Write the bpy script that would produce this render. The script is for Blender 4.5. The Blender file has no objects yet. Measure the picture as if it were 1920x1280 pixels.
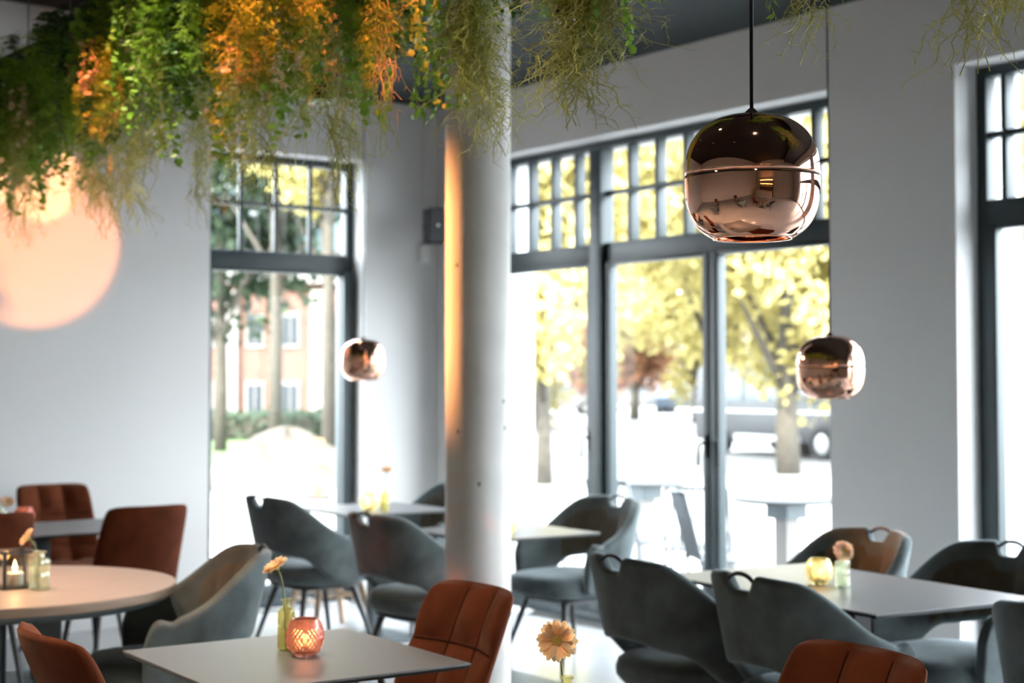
import bpy, bmesh, math, random
from mathutils import Vector, Matrix
random.seed(7)
PI = math.pi
sc = bpy.context.scene
C = sc.collection

# ------------------------------------------------------------------ camera
# room axes: x runs along the left wall away from the far corner, y runs along the window wall
# towards the viewer, the far corner of the room stands at the origin.
F_PX, YAW, PITCH = 2900.0, math.radians(36.12), math.radians(2.2)
CAM = Vector((5.94, 9.03, 1.50))
SN, CS = math.sin(YAW), math.cos(YAW)
def W(X, d, z=0.0):
    """X metres to the right and d metres ahead of the viewpoint -> room coordinates"""
    return Vector((CAM.x - CS * X - SN * d, CAM.y + SN * X - CS * d, z))
def D(X, d):
    return Vector((-CS * X - SN * d, SN * X - CS * d))
def at(px, py, d):
    return W((px - 960) / F_PX * d, d, CAM.z + (711 - py) / F_PX * d)
def rot_to(X, d):
    v = D(X, d)
    return math.atan2(-v.x, v.y)          # local +y is turned to face that way

cam_d = bpy.data.cameras.new('camera')
cam = bpy.data.objects.new('camera', cam_d); C.objects.link(cam)
cam.location = CAM
fwd = Vector((-SN * math.cos(PITCH), -CS * math.cos(PITCH), math.sin(PITCH)))
cam.rotation_euler = fwd.to_track_quat('-Z', 'Y').to_euler()
cam_d.sensor_width = 36.0
cam_d.lens = F_PX / 1920 * 36
cam_d.shift_y = -(640 - (711 - F_PX * math.tan(PITCH))) / 1920
cam_d.clip_end = 500
cam_d.dof.use_dof = True
cam_d.dof.focus_distance = 3.1
cam_d.dof.aperture_fstop = 3.6
sc.camera = cam

# ------------------------------------------------------------------ world, sun, exposure
world = bpy.data.worlds.new('sky'); sc.world = world; world.use_nodes = True
wn = world.node_tree.nodes; wl = world.node_tree.links
wn['Background'].inputs['Color'].default_value = (0.85, 0.935, 1.0, 1)
wn['Background'].inputs['Strength'].default_value = 4.6
sun_d = bpy.data.lights.new('sun', 'SUN'); sun_d.energy = 4.0; sun_d.angle = 0.01; sun_d.color = (1.0, 0.90, 0.74)
sun = bpy.data.objects.new('sun', sun_d); C.objects.link(sun)
sv = D(0.35, 0.62); sun.rotation_euler = Vector((sv.x, sv.y, -0.60)).to_track_quat('-Z', 'Y').to_euler()
sun.location = (6, 8, 20)
sc.view_settings.view_transform = 'Standard'
sc.view_settings.look = 'None'
sc.view_settings.exposure = 2.2
sc.view_settings.gamma = 1.0
sc.view_settings.use_curve_mapping = False
sc.cycles.use_denoising = True
sc.cycles.max_bounces = 8
sc.cycles.diffuse_bounces = 5
sc.cycles.transparent_max_bounces = 16
sc.cycles.sample_clamp_indirect = 8.0
sc.cycles.caustics_refractive = False
sc.cycles.caustics_reflective = False
WARM = (1.0, 0.31, 0.085)

# ------------------------------------------------------------------ materials
def mat(name, col, rough=0.5, metal=0.0, var=0.0, vscale=6.0, bump=0.0, bscale=60.0, sheen=0.0, spec=0.5,
        col2=None, rand=0.0, trans=0.0, coords='Object', stretch=None, sheen_tint=None):
    m = bpy.data.materials.new(name); m.use_nodes = True
    nt = m.node_tree; n = nt.nodes; l = nt.links
    b = n['Principled BSDF']
    b.inputs['Base Color'].default_value = (*col, 1)
    b.inputs['Roughness'].default_value = rough
    b.inputs['Metallic'].default_value = metal
    b.inputs['Specular IOR Level'].default_value = spec
    if sheen:
        b.inputs['Sheen Weight'].default_value = sheen
        b.inputs['Sheen Roughness'].default_value = 0.35
        b.inputs['Sheen Tint'].default_value = (*(sheen_tint or (1, 1, 1)), 1)
    if trans:
        b.inputs['Transmission Weight'].default_value = trans
    tc = n.new('ShaderNodeTexCoord'); vec = tc.outputs[coords]
    if stretch:
        mp = n.new('ShaderNodeMapping'); mp.inputs['Scale'].default_value = stretch
        l.new(vec, mp.inputs['Vector']); vec = mp.outputs['Vector']
    colsock = None
    if var or col2:
        no = n.new('ShaderNodeTexNoise'); no.inputs['Scale'].default_value = vscale; no.inputs['Detail'].default_value = 5
        l.new(vec, no.inputs['Vector'])
        cr = n.new('ShaderNodeValToRGB')
        c2 = col2 if col2 else tuple(min(1, c * (1 + var)) for c in col)
        c1 = col if col2 else tuple(c * (1 - var) for c in col)
        cr.color_ramp.elements[0].position = 0.3; cr.color_ramp.elements[0].color = (*c1, 1)
        cr.color_ramp.elements[1].position = 0.7; cr.color_ramp.elements[1].color = (*c2, 1)
        l.new(no.outputs['Fac'], cr.inputs['Fac']); colsock = cr.outputs['Color']
    if rand:
        oi = n.new('ShaderNodeObjectInfo')
        mr = n.new('ShaderNodeMapRange'); mr.inputs['To Min'].default_value = 1 - rand; mr.inputs['To Max'].default_value = 1 + rand
        l.new(oi.outputs['Random'], mr.inputs['Value'])
        hs = n.new('ShaderNodeHueSaturation'); l.new(mr.outputs['Result'], hs.inputs['Value'])
        if colsock: l.new(colsock, hs.inputs['Color'])
        else: hs.inputs['Color'].default_value = (*col, 1)
        colsock = hs.outputs['Color']
    if colsock: l.new(colsock, b.inputs['Base Color'])
    if bump:
        nb = n.new('ShaderNodeTexNoise'); nb.inputs['Scale'].default_value = bscale; nb.inputs['Detail'].default_value = 6
        l.new(vec, nb.inputs['Vector'])
        bp = n.new('ShaderNodeBump'); bp.inputs['Strength'].default_value = bump; bp.inputs['Distance'].default_value = 0.01
        l.new(nb.outputs['Fac'], bp.inputs['Height']); l.new(bp.outputs['Normal'], b.inputs['Normal'])
    return m

def leaf_mat(name, c1, c2, scale=20.0, transl=0.35, rough=0.45, rand=0.25):
    m = mat(name, c1, rough, col2=c2, vscale=scale, rand=rand, spec=0.3)
    nt = m.node_tree; n = nt.nodes; l = nt.links
    b = n['Principled BSDF']
    src = b.inputs['Base Color'].links[0].from_socket
    tr = n.new('ShaderNodeBsdfTranslucent'); l.new(src, tr.inputs['Color'])
    mx = n.new('ShaderNodeMixShader'); mx.inputs['Fac'].default_value = transl
    l.new(b.outputs[0], mx.inputs[1]); l.new(tr.outputs[0], mx.inputs[2])
    l.new(mx.outputs[0], n['Material Output'].inputs['Surface'])
    return m

def facing_fresnel(n, l, k):
    """reflection share of a thin sheet, the same from both sides"""
    lw = n.new('ShaderNodeLayerWeight'); lw.inputs['Blend'].default_value = 0.5
    pw = n.new('ShaderNodeMath'); pw.operation = 'POWER'; pw.inputs[1].default_value = 4.0
    l.new(lw.outputs['Facing'], pw.inputs[0])
    ma = n.new('ShaderNodeMath'); ma.operation = 'MULTIPLY_ADD'; ma.inputs[1].default_value = 0.9 * k; ma.inputs[2].default_value = 0.04 * k
    l.new(pw.outputs[0], ma.inputs[0])
    return ma

def pane_mat(name, tint=(1, 1, 1), refl=0.5):
    m = bpy.data.materials.new(name); m.use_nodes = True
    nt = m.node_tree; n = nt.nodes; l = nt.links
    n.remove(n['Principled BSDF'])
    t = n.new('ShaderNodeBsdfTransparent'); t.inputs['Color'].default_value = (*tint, 1)
    g = n.new('ShaderNodeBsdfGlossy'); g.inputs['Roughness'].default_value = 0.01
    mu = facing_fresnel(n, l, refl)
    mx = n.new('ShaderNodeMixShader'); l.new(mu.outputs[0], mx.inputs['Fac'])
    l.new(t.outputs[0], mx.inputs[1]); l.new(g.outputs[0], mx.inputs[2])
    l.new(mx.outputs[0], n['Material Output'].inputs['Surface'])
    return m

def tinted_glass(name, tint, body=0.25, gloss=0.18, rough=0.05):
    """coloured drinking-glass look: tinted see-through, some coloured scatter, sharp reflections"""
    m = bpy.data.materials.new(name); m.use_nodes = True
    nt = m.node_tree; n = nt.nodes; l = nt.links
    n.remove(n['Principled BSDF'])
    t = n.new('ShaderNodeBsdfTransparent'); t.inputs['Color'].default_value = (*tint, 1)
    s = n.new('ShaderNodeBsdfTranslucent'); s.inputs['Color'].default_value = (*tint, 1)
    g = n.new('ShaderNodeBsdfGlossy'); g.inputs['Roughness'].default_value = rough
    g.inputs['Color'].default_value = (*[0.5 + 0.5 * c for c in tint], 1)
    m1 = n.new('ShaderNodeMixShader'); m1.inputs['Fac'].default_value = body
    l.new(t.outputs[0], m1.inputs[1]); l.new(s.outputs[0], m1.inputs[2])
    lw = facing_fresnel(n, l, gloss * 3)
    m2 = n.new('ShaderNodeMixShader'); l.new(lw.outputs[0], m2.inputs['Fac'])
    l.new(m1.outputs[0], m2.inputs[1]); l.new(g.outputs[0], m2.inputs[2])
    l.new(m2.outputs[0], n['Material Output'].inputs['Surface'])
    return m

def cut_glass(name, tint, col, body=0.5):
    m = tinted_glass(name, tint, body, 0.35, 0.03)
    n = m.node_tree.nodes; l = m.node_tree.links
    out = n['Material Output']; src = out.inputs['Surface'].links[0].from_socket
    g = n.new('ShaderNodeBsdfGlass'); g.inputs['Color'].default_value = (*col, 1); g.inputs['IOR'].default_value = 1.45; g.inputs['Roughness'].default_value = 0.02
    mx = n.new('ShaderNodeMixShader'); mx.inputs['Fac'].default_value = 0.6
    l.new(src, mx.inputs[1]); l.new(g.outputs[0], mx.inputs[2]); l.new(mx.outputs[0], out.inputs['Surface'])
    return m

def emit(name, col, s):
    m = bpy.data.materials.new(name); m.use_nodes = True
    n = m.node_tree.nodes; n.remove(n['Principled BSDF'])
    e = n.new('ShaderNodeEmission'); e.inputs['Color'].default_value = (*col, 1); e.inputs['Strength'].default_value = s
    m.node_tree.links.new(e.outputs[0], n['Material Output'].inputs['Surface'])
    return m

def brick_mat(name, c1, c2, mortar, scale):
    m = bpy.data.materials.new(name); m.use_nodes = True
    n = m.node_tree.nodes; l = m.node_tree.links
    b = n['Principled BSDF']; b.inputs['Roughness'].default_value = 0.9
    tc = n.new('ShaderNodeTexCoord'); br = n.new('ShaderNodeTexBrick'); br.inputs['Scale'].default_value = scale
    mp = n.new('ShaderNodeMapping'); mp.inputs['Rotation'].default_value = (PI / 2, 0, 0)
    l.new(tc.outputs['Object'], mp.inputs['Vector']); l.new(mp.outputs['Vector'], br.inputs['Vector'])
    br.inputs['Color1'].default_value = (*c1, 1); br.inputs['Color2'].default_value = (*c2, 1); br.inputs['Mortar'].default_value = (*mortar, 1)
    l.new(br.outputs['Color'], b.inputs['Base Color'])
    return m

M = dict(
    wall=mat('wall_paint', (0.63, 0.63, 0.625), 0.85, var=0.02, vscale=1.2, bump=0.05, bscale=180),
    wallb=mat('wall_paint_taupe', (0.36, 0.32, 0.28), 0.85, var=0.03, vscale=1.2, bump=0.05, bscale=180),
    outwall=mat('outer_render', (0.80, 0.80, 0.78), 0.9, var=0.04, bump=0.1),
    ceil=mat('ceiling_paint', (0.015, 0.021, 0.0225), 0.85, var=0.05, vscale=2),
    ceil2=mat('upper_ceiling_paint', (0.010, 0.009, 0.0085), 0.9, var=0.1, vscale=2),
    floor=mat('polished_screed', (0.33, 0.335, 0.345), 0.22, var=0.06, vscale=1.4, bump=0.02, bscale=8, spec=0.5),
    concrete=mat('pillar_concrete', (0.68, 0.66, 0.63), 0.8, var=0.06, vscale=5, bump=0.12, bscale=40),
    frame=mat('frame_metal', (0.019, 0.034, 0.039), 0.42, var=0.05),
    gasket=mat('black_rubber', (0.02, 0.02, 0.02), 0.7, var=0.1),
    pane=pane_mat('window_glass', (0.985, 0.99, 0.99), 0.10),
    black=mat('black_metal', (0.012, 0.013, 0.014), 0.45, var=0.15),
    blackp=mat('black_plastic', (0.007, 0.007, 0.008), 0.6, spec=0.2, var=0.15),
    white=mat('white_plastic', (0.78, 0.78, 0.77), 0.5, var=0.03),
    grey=mat('grey_velvet', (0.100, 0.120, 0.122), 0.9, var=0.28, vscale=9, bump=0.15, bscale=220, sheen=0.55, spec=0.15, sheen_tint=(0.80, 0.90, 0.95)),
    greyin=mat('grey_velvet_lining', (0.095, 0.088, 0.070), 0.9, var=0.22, vscale=9, bump=0.15, bscale=220, sheen=0.45, spec=0.15),
    rust=mat('rust_velvet', (0.092, 0.022, 0.0075), 0.9, var=0.22, vscale=10, bump=0.15, bscale=220, sheen=0.16, spec=0.12, sheen_tint=(1, 0.6, 0.4)),
    rustshade=mat('rust_seam_shade', (0.030, 0.008, 0.004), 0.9, var=0.1, spec=0.1),  # darker rust, the shade of the quilting grooves put into colour
    top=mat('table_laminate', (0.105, 0.107, 0.110), 0.36, var=0.05, vscale=30, bump=0.03, bscale=300, spec=0.6),
    topedge=mat('table_core', (0.012, 0.013, 0.015), 0.5, var=0.1),
    wood=mat('pale_table_wood', (0.25, 0.195, 0.155), 0.42, col2=(0.31, 0.245, 0.205), vscale=5, stretch=(1, 14, 1), bump=0.03),
    woodedge=mat('wood_edge_band', (0.26, 0.18, 0.13), 0.5, col2=(0.31, 0.22, 0.16), vscale=8, stretch=(1, 1, 10)),
    beech=mat('beech_wood', (0.52, 0.37, 0.25), 0.5, col2=(0.60, 0.44, 0.31), vscale=4, stretch=(8, 8, 1)),
    steelblue=mat('grey_painted_steel', (0.045, 0.065, 0.075), 0.4, var=0.05),
    candle=mat('candle_wax', (0.85, 0.78, 0.66), 0.5, var=0.03),
    flame=emit('candle_flame', (1.0, 0.55, 0.2), 4.0),
    pinkglass=cut_glass('rose_cut_glass', (0.92, 0.66, 0.62), (0.95, 0.72, 0.70)),
    amberglass=cut_glass('amber_cut_glass', (0.93, 0.87, 0.66), (0.95, 0.91, 0.74), 0.16),
    bottleglass=tinted_glass('yellow_green_glass', (0.93, 0.90, 0.70), 0.16, 0.22),
    clearglass=tinted_glass('pale_green_glass', (0.95, 0.97, 0.88), 0.14, 0.25),
    lampglass=pane_mat('lantern_glass', (0.95, 0.95, 0.93), 1.0),
    stem=mat('flower_stem', (0.24, 0.27, 0.08), 0.6, var=0.15, vscale=30),
    petal=leaf_mat('peach_petal', (0.93, 0.70, 0.45), (0.96, 0.80, 0.58), 25, 0.6),
    petalpale=leaf_mat('pale_petal', (0.90, 0.70, 0.50), (0.95, 0.80, 0.66), 25, 0.65),
    disc=mat('flower_eye', (0.70, 0.48, 0.12), 0.8, var=0.25, vscale=300, bump=0.5, bscale=400),
    fern=leaf_mat('fern_green', (0.15, 0.29, 0.018), (0.32, 0.47, 0.05), 14, 0.4),
    coin=leaf_mat('round_leaf_green', (0.14, 0.28, 0.025), (0.26, 0.41, 0.06), 14, 0.35),
    moss=leaf_mat('pale_moss', (0.42, 0.42, 0.10), (0.58, 0.55, 0.19), 14, 0.4),
    dark=leaf_mat('dark_leaf_green', (0.035, 0.10, 0.018), (0.08, 0.17, 0.04), 14, 0.3),
    cream=leaf_mat('cream_leaf', (0.55, 0.45, 0.24), (0.68, 0.58, 0.36), 14, 0.3),
    paving=mat('pale_paving', (0.26, 0.255, 0.25), 0.9, var=0.08, vscale=0.6, bump=0.1),
    asphalt=mat('asphalt', (0.19, 0.188, 0.185), 0.95, var=0.08, vscale=0.5, bump=0.2),
    grass=mat('grass', (0.03, 0.068, 0.012), 0.9, col2=(0.06, 0.10, 0.02), vscale=3, bump=0.6, bscale=30),
    sand=mat('sand', (0.035, 0.026, 0.019), 0.95, col2=(0.105, 0.092, 0.078), vscale=2.2, bump=0.6, bscale=8),
    bark=mat('bark', (0.036, 0.031, 0.024), 0.9, col2=(0.070, 0.062, 0.048), vscale=6, stretch=(6, 6, 1), bump=0.5, bscale=20),
    yleaf=leaf_mat('yellow_leaf', (0.36, 0.31, 0.11), (0.52, 0.46, 0.20), 1.5, 0.45, 0.6, 0.10),
    oleaf=leaf_mat('orange_leaf', (0.24, 0.11, 0.06), (0.32, 0.17, 0.09), 1.5, 0.3, 0.6, 0.10),
    gleaf=leaf_mat('dark_street_leaf', (0.022, 0.042, 0.026), (0.055, 0.085, 0.045), 1.5, 0.25, 0.6, 0.10),
    brickA=brick_mat('red_brick', (0.105, 0.040, 0.026), (0.13, 0.055, 0.036), (0.13, 0.10, 0.085), 1.6),
    stone=mat('pale_stone', (0.20, 0.19, 0.18), 0.9, var=0.05),
    wglass=mat('far_window_glass', (0.022, 0.028, 0.034), 0.5, var=0.1, spec=0.15),
    farwall=mat('far_facade', (0.10, 0.085, 0.075), 0.9, var=0.1),
    tealglass=mat('teal_facade_glass', (0.03, 0.075, 0.09), 0.3, var=0.1),
    vanpaint=mat('dark_van_paint', (0.035, 0.035, 0.042), 0.28, var=0.05),
    bluepaint=mat('blue_grey_car_paint', (0.07, 0.09, 0.12), 0.28, var=0.05),
    silver=mat('silver_car_paint', (0.16, 0.165, 0.17), 0.28, var=0.05),
    carglass=mat('car_window_glass', (0.10, 0.13, 0.15), 0.06, var=0.05),
    tyre=mat('tyre_rubber', (0.02, 0.02, 0.02), 0.8, var=0.1),
    rim=mat('wheel_alloy', (0.42, 0.42, 0.42), 0.35, metal=0.6, var=0.05),
    outwhite=mat('white_powder_coat', (0.125, 0.135, 0.145), 0.5, var=0.03),
    terracetop=mat('pale_terrace_table_top', (0.055, 0.058, 0.060), 0.7, var=0.05, spec=0.2),
    orange=mat('orange_plastic', (0.55, 0.18, 0.04), 0.5, var=0.05),
    barwood=mat('bar_front_wood', (0.42, 0.33, 0.27), 0.5, col2=(0.5, 0.4, 0.33), vscale=4, stretch=(1, 1, 8)),
    bardark=mat('bar_back_dark', (0.03, 0.025, 0.022), 0.5, var=0.1),
)
def copper_mat(name):
    m = mat(name, (0.86, 0.50, 0.36), 0.035, metal=1.0, var=0.02, vscale=3)
    return m
M['copper'] = copper_mat('copper_mirror_glass')
M['copperin'] = mat('copper_inner', (0.80, 0.45, 0.30), 0.12, metal=1.0, var=0.05)
M['rimglass'] = tinted_glass('copper_rim_glass', (0.95, 0.80, 0.72), 0.6, 0.4)
M['bulb'] = emit('bulb_glow', (1.0, 0.50, 0.2), 2.0)
M['downlight'] = emit('downlight_lens', (1.0, 0.90, 0.78), 3.0)

# ------------------------------------------------------------------ mesh builder
class MB:
    def __init__(s): s.v = []; s.f = []
    def add(s, vs, fs):
        o = len(s.v); s.v += [tuple(v) for v in vs]; s.f += [tuple(i + o for i in f) for f in fs]; return s
    def box(s, x0, x1, y0, y1, z0, z1, mtx=None):
        if x0 > x1: x0, x1 = x1, x0
        if y0 > y1: y0, y1 = y1, y0
        if z0 > z1: z0, z1 = z1, z0
        vs = [Vector(p) for p in ((x0, y0, z0), (x1, y0, z0), (x1, y1, z0), (x0, y1, z0), (x0, y0, z1), (x1, y0, z1), (x1, y1, z1), (x0, y1, z1))]
        if mtx: vs = [mtx @ v for v in vs]
        return s.add(vs, [(0, 3, 2, 1), (4, 5, 6, 7), (0, 1, 5, 4), (1, 2, 6, 5), (2, 3, 7, 6), (3, 0, 4, 7)])
    def tube(s, pts, r, n=8, caps=True):
        pts = [Vector(p) for p in pts]
        rs = r if isinstance(r, (list, tuple)) else [r] * len(pts)
        vs = []; fs = []
        up = None
        for i, p in enumerate(pts):
            t = (pts[min(i + 1, len(pts) - 1)] - pts[max(i - 1, 0)]).normalized()
            if up is None:
                up = Vector((0, 0, 1)) if abs(t.z) < 0.9 else Vector((1, 0, 0))
            a = t.cross(up)
            if a.length < 1e-5: a = t.orthogonal()
            a.normalize(); b = t.cross(a).normalized(); up = -b if False else a.cross(t)
            for k in range(n):
                an = 2 * PI * k / n
                vs.append(p + (a * math.cos(an) + b * math.sin(an)) * rs[i])
        for i in range(len(pts) - 1):
            for k in range(n):
                k2 = (k + 1) % n
                fs.append((i * n + k, (i + 1) * n + k, (i + 1) * n + k2, i * n + k2))
        if caps:
            fs.append(tuple(range(n))); fs.append(tuple(reversed(range((len(pts) - 1) * n, len(pts) * n))))
        return s.add(vs, fs)
    def lathe(s, prof, n=32, c=(0, 0, 0), closed=False, sq=None, sx=1.0, sy=1.0):
        """prof: (r, z) from bottom to top; sq: superellipse exponent of the plan"""
        vs = []; fs = []
        for r, z in prof:
            for k in range(n):
                an = 2 * PI * k / n
                ca, sa = math.cos(an), math.sin(an)
                if sq:
                    e = 2 / sq
                    ca = math.copysign(abs(ca) ** e, ca); sa = math.copysign(abs(sa) ** e, sa)
                vs.append((c[0] + r * ca * sx, c[1] + r * sa * sy, c[2] + z))
        m = len(prof)
        for i in range(m - 1 + (1 if closed else 0)):
            j = (i + 1) % m
            for k in range(n):
                k2 = (k + 1) % n
                fs.append((i * n + k, i * n + k2, j * n + k2, j * n + k))
        if not closed:
            if prof[0][0] > 1e-6: fs.append(tuple(reversed(range(n))))
            if prof[-1][0] > 1e-6: fs.append(tuple(range((m - 1) * n, m * n)))
        return s.add(vs, fs)
    def mesh(s, name, material, smooth=False, bevel=0.0, weld=False, seg=2):
        me = bpy.data.meshes.new(name)
        me.from_pydata(s.v, [], s.f); me.update()
        if bevel or weld:
            bm = bmesh.new(); bm.from_mesh(me)
            bmesh.ops.remove_doubles(bm, verts=bm.verts, dist=1e-5)
            if bevel:
                es = [e for e in bm.edges if len(e.link_faces) == 2 and e.calc_face_angle(0) > 0.6]
                bmesh.ops.bevel(bm, geom=es, offset=bevel, segments=seg, affect='EDGES', profile=0.6, clamp_overlap=True)
            bmesh.ops.recalc_face_normals(bm, faces=bm.faces)
            bm.to_mesh(me); bm.free()
        if smooth:
            me.polygons.foreach_set('use_smooth', [True] * len(me.polygons))
            if smooth == 'auto':
                me.set_sharp_from_angle(angle=math.radians(40))
        mm = M[material] if isinstance(material, str) else material
        me.materials.append(mm)
        return me
    def build(s, name, material, parent=None, **k):
        return obj(name, s.mesh(name, material, **k), parent)

def obj(name, me, parent=None):
    o = bpy.data.objects.new(name, me); C.objects.link(o)
    if parent: o.parent = parent
    return o
def tag(o, label, cat, group=None):
    o['label'] = label; o['category'] = cat
    if group: o['group'] = group
    return o
def struct(o, label=None):
    o['kind'] = 'structure'
    if label: o['label'] = label
    return o
def empty(name, loc=(0, 0, 0), rz=0.0, label=None, cat=None, group=None):
    e = bpy.data.objects.new(name, None); C.objects.link(e)
    e.location = loc; e.rotation_euler = (0, 0, rz); e.empty_display_size = 0.1
    if label: tag(e, label, cat, group)
    return e
def kids(o, cache={}):
    return [c for c in bpy.data.objects if c.parent == o]
def copy_tree(o, parent=None, depth=0):
    c = o.copy(); C.objects.link(c); c.parent = parent
    for ch in o.children: copy_tree(ch, c, depth + 1)
    return c
def dup(o, loc, rz, label, group=None):
    c = copy_tree(o); c.location = loc; c.rotation_euler = (0, 0, rz); c['label'] = label
    if group: c['group'] = group
    return c
def bake(o):
    dg = bpy.context.evaluated_depsgraph_get()
    me = bpy.data.meshes.new_from_object(o.evaluated_get(dg))
    o.modifiers.clear(); old = o.data; o.data = me
    return o
def sstep(a, b, x):
    t = max(0.0, min(1.0, (x - a) / (b - a))); return t * t * (3 - 2 * t)
def lerp(a, b, t): return a + (b - a) * t

# ------------------------------------------------------------------ room shell
RX, RY, ZC, ZH = 9.6, 14.0, 3.40, 3.72         # room size, low and high ceiling
STEP = 2.57                                    # where the ceiling steps up
ZWIN = 2.98                                    # head of all windows
WT = 0.50
def wall_with_holes(name, axis, length, holes, label):
    mb = MB()
    def seg(a, b, z0, z1):
        if axis == 'y': mb.box(-WT, 0, a, b, z0, z1)
        else: mb.box(a, b, -0.29, 0, z0, z1)
    p = -0.29 if axis == 'y' else 0.0
    for a, b in holes:
        seg(p, a, -0.1, 4.1); seg(a, b, ZWIN, 4.1); p = b
    seg(p, length, -0.1, 4.1)
    return struct(mb.build(name, 'wall'), label)
W1, W2, W3 = (0.467, 3.63), (4.42, 7.58), (8.40, 11.56)
DOOR = (0.583, 1.72)
wall_with_holes('wall_right', 'y', RY, [W1, W2, W3], 'grey shaded wall with tall dark framed windows')
wall_with_holes('wall_left', 'x', RX, [DOOR], 'pale wall with narrow glazed door, lit by window light')
struct(MB().box(0, RX + 0.3, RY, RY + 0.3, -0.1, 4.1).build('wall_back', 'wallb'), 'pale wall behind the viewpoint')
struct(MB().box(RX, RX + 0.3, 0, RY, -0.1, 4.1).build('wall_side', 'wallb'), 'pale wall on the far side of the dining room')
struct(MB().box(0, RX, 0, RY, -0.1, 0).build('floor', 'floor'), 'pale polished grey floor')
struct(MB().box(-WT, STEP, -WT, RY + 0.3, ZC, ZC + 0.7).build('ceiling', 'ceil'), 'dark grey lower ceiling')
struct(MB().box(STEP, RX + 0.3, -WT, RY + 0.3, ZH, ZH + 0.4).build('ceiling', 'ceil2'), 'near black raised ceiling')

# ------------------------------------------------------------------ windows
def window(name, axis, a, b, splits, trans_cols, label, bar=0.002):
    """a glazed unit between a and b along the wall: posts at splits, transom grid above, one leaf per bay below"""
    root = empty(name); struct(root, label)
    N0, N1 = 0.16, 0.235                        # depth of the frame behind the inner wall face
    def bx(mb, l0, l1, n0, n1, z0, z1):
        if axis == 'y': mb.box(-n1, -n0, l0, l1, z0, z1)
        else: mb.box(l0, l1, -n1, -n0, z0, z1)
    def part(nm, m, *args, bev=0.004):
        mb = MB(); bx(mb, *args); return mb.build(nm, m, root, bevel=bev, smooth='auto')
    zr0, zr1, zt = 2.225, 2.345, ZWIN
    fw = 0.055
    part('frame', 'frame', a, a + fw, N0, N1, 0, zt); part('frame', 'frame', b - fw, b, N0, N1, 0, zt)
    part('head_frame', 'frame', a + fw, b - fw, N0, N1, zt - 0.05, zt)
    part('threshold', 'frame', a, b, N0 - 0.01, N1 + 0.03, 0, 0.055)
    edges = [a + fw] + list(splits) + [b - fw]
    for s_ in splits:
        part('post', 'frame', s_ - 0.055, s_ + 0.055, N0 - 0.035, N1, 0.055, zt - 0.05)
    for i in range(len(edges) - 1):
        l0 = edges[i] + (0.055 if i else 0); l1 = edges[i + 1] - (0.055 if i < len(edges) - 2 else 0)
        part('transom_rail', 'frame', l0, l1, N0, N1, zr0, zr1)
        zm = 2.655
        cols = [l0] + [c for c in trans_cols if l0 + 0.05 < c < l1 - 0.05] + [l1]
        part('muntin', 'frame', l0, l1, N0 + 0.012, N1 - 0.012, zm - 0.014, zm + 0.014, bev=0.003)
        for c in cols[1:-1]:
            for z0, z1 in ((zr1, zm - 0.014), (zm + 0.014, zt - 0.05)):
                part('muntin', 'frame', c - 0.015, c + 0.015, N0 + bar, N1 - bar, z0, z1, bev=0.003)
        for k in range(len(cols) - 1):
            p0 = cols[k] + (0.015 if k else 0); p1 = cols[k + 1] - (0.015 if k < len(cols) - 2 else 0)
            for z0, z1 in ((zr1, zm - 0.014), (zm + 0.014, zt - 0.05)):
                part('pane', 'pane', p0, p1, N0 + 0.036, N0 + 0.041, z0, z1, bev=0)
    return root, part, (N0, N1)
def leaf(part, l0, l1, N0, z0=0.055, z1=2.225, stile=0.055, rail=0.075, handle=None):
    part('leaf_stile', 'frame', l0, l0 + stile, N0 - 0.012, N0 + 0.05, z0, z1); part('leaf_stile', 'frame', l1 - stile, l1, N0 - 0.012, N0 + 0.05, z0, z1)
    part('leaf_rail', 'frame', l0 + stile, l1 - stile, N0 - 0.012, N0 + 0.05, z0, z0 + rail)
    part('leaf_rail', 'frame', l0 + stile, l1 - stile, N0 - 0.012, N0 + 0.05, z1 - 0.02, z1)
    part('pane', 'pane', l0 + stile, l1 - stile, N0 + 0.02, N0 + 0.026, z0 + rail, z1 - 0.02, bev=0)
def lever(root, axis, l, N0, z, side=1):
    mb = MB()
    def P(l_, n_, z_): return (-n_, l_, z_) if axis == 'y' else (l_, -n_, z_)
    h = MB().lathe([(0.0, -0.065), (0.013, -0.065), (0.013, 0.065), (0.0, 0.065)], 16).build('handle_plate', 'blackp', root)
    h.location = P(l, N0 - 0.014, z); h.scale = (0.6, 1.0, 1.0) if axis == 'y' else (1, 0.6, 1)
    pts = [P(l, N0 - 0.012, z + 0.02), P(l, N0 - 0.05, z + 0.02), P(l + 0.012 * side, N0 - 0.058, z + 0.012), P(l + 0.02 * side, N0 - 0.058, z - 0.02), P(l + 0.022 * side, N0 - 0.058, z - 0.11)]
    MB().tube(pts, 0.009, 8).build('handle_lever', 'steelblue', root, smooth=True)

def triple_window(name, a, b, label):
    s1, s2 = a + 1.123, a + 2.127
    cols = [a + 0.15, a + 0.395, a + 0.64, a + 0.885] + [s1 + 0.285 + 0.25 * k for k in range(8)]
    root, part, (N0, N1) = window(name, 'y', a, b, [s1], cols, label)
    leaf(part, a + 0.055, s1 - 0.055, N0, rail=0.08)
    leaf(part, s1 + 0.055, s2 + 0.002, N0, stile=0.062, rail=0.08)
    leaf(part, s2 + 0.006, b - 0.055, N0, stile=0.062, rail=0.08)
    lever(root, 'y', s2 - 0.03, N0, 1.12, -1)
    lever(root, 'y', s1 - 0.085, N0, 1.12, -1)
    return root
triple_window('window_1', *W1, 'tall dark framed triple window beside the round pillar, small panes above')
triple_window('window_2', *W2, 'tall dark framed window cut off at the right edge')
triple_window('window_3', *W3, 'tall dark framed window beside the viewpoint')
wd = DOOR[1] - DOOR[0]
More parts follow.
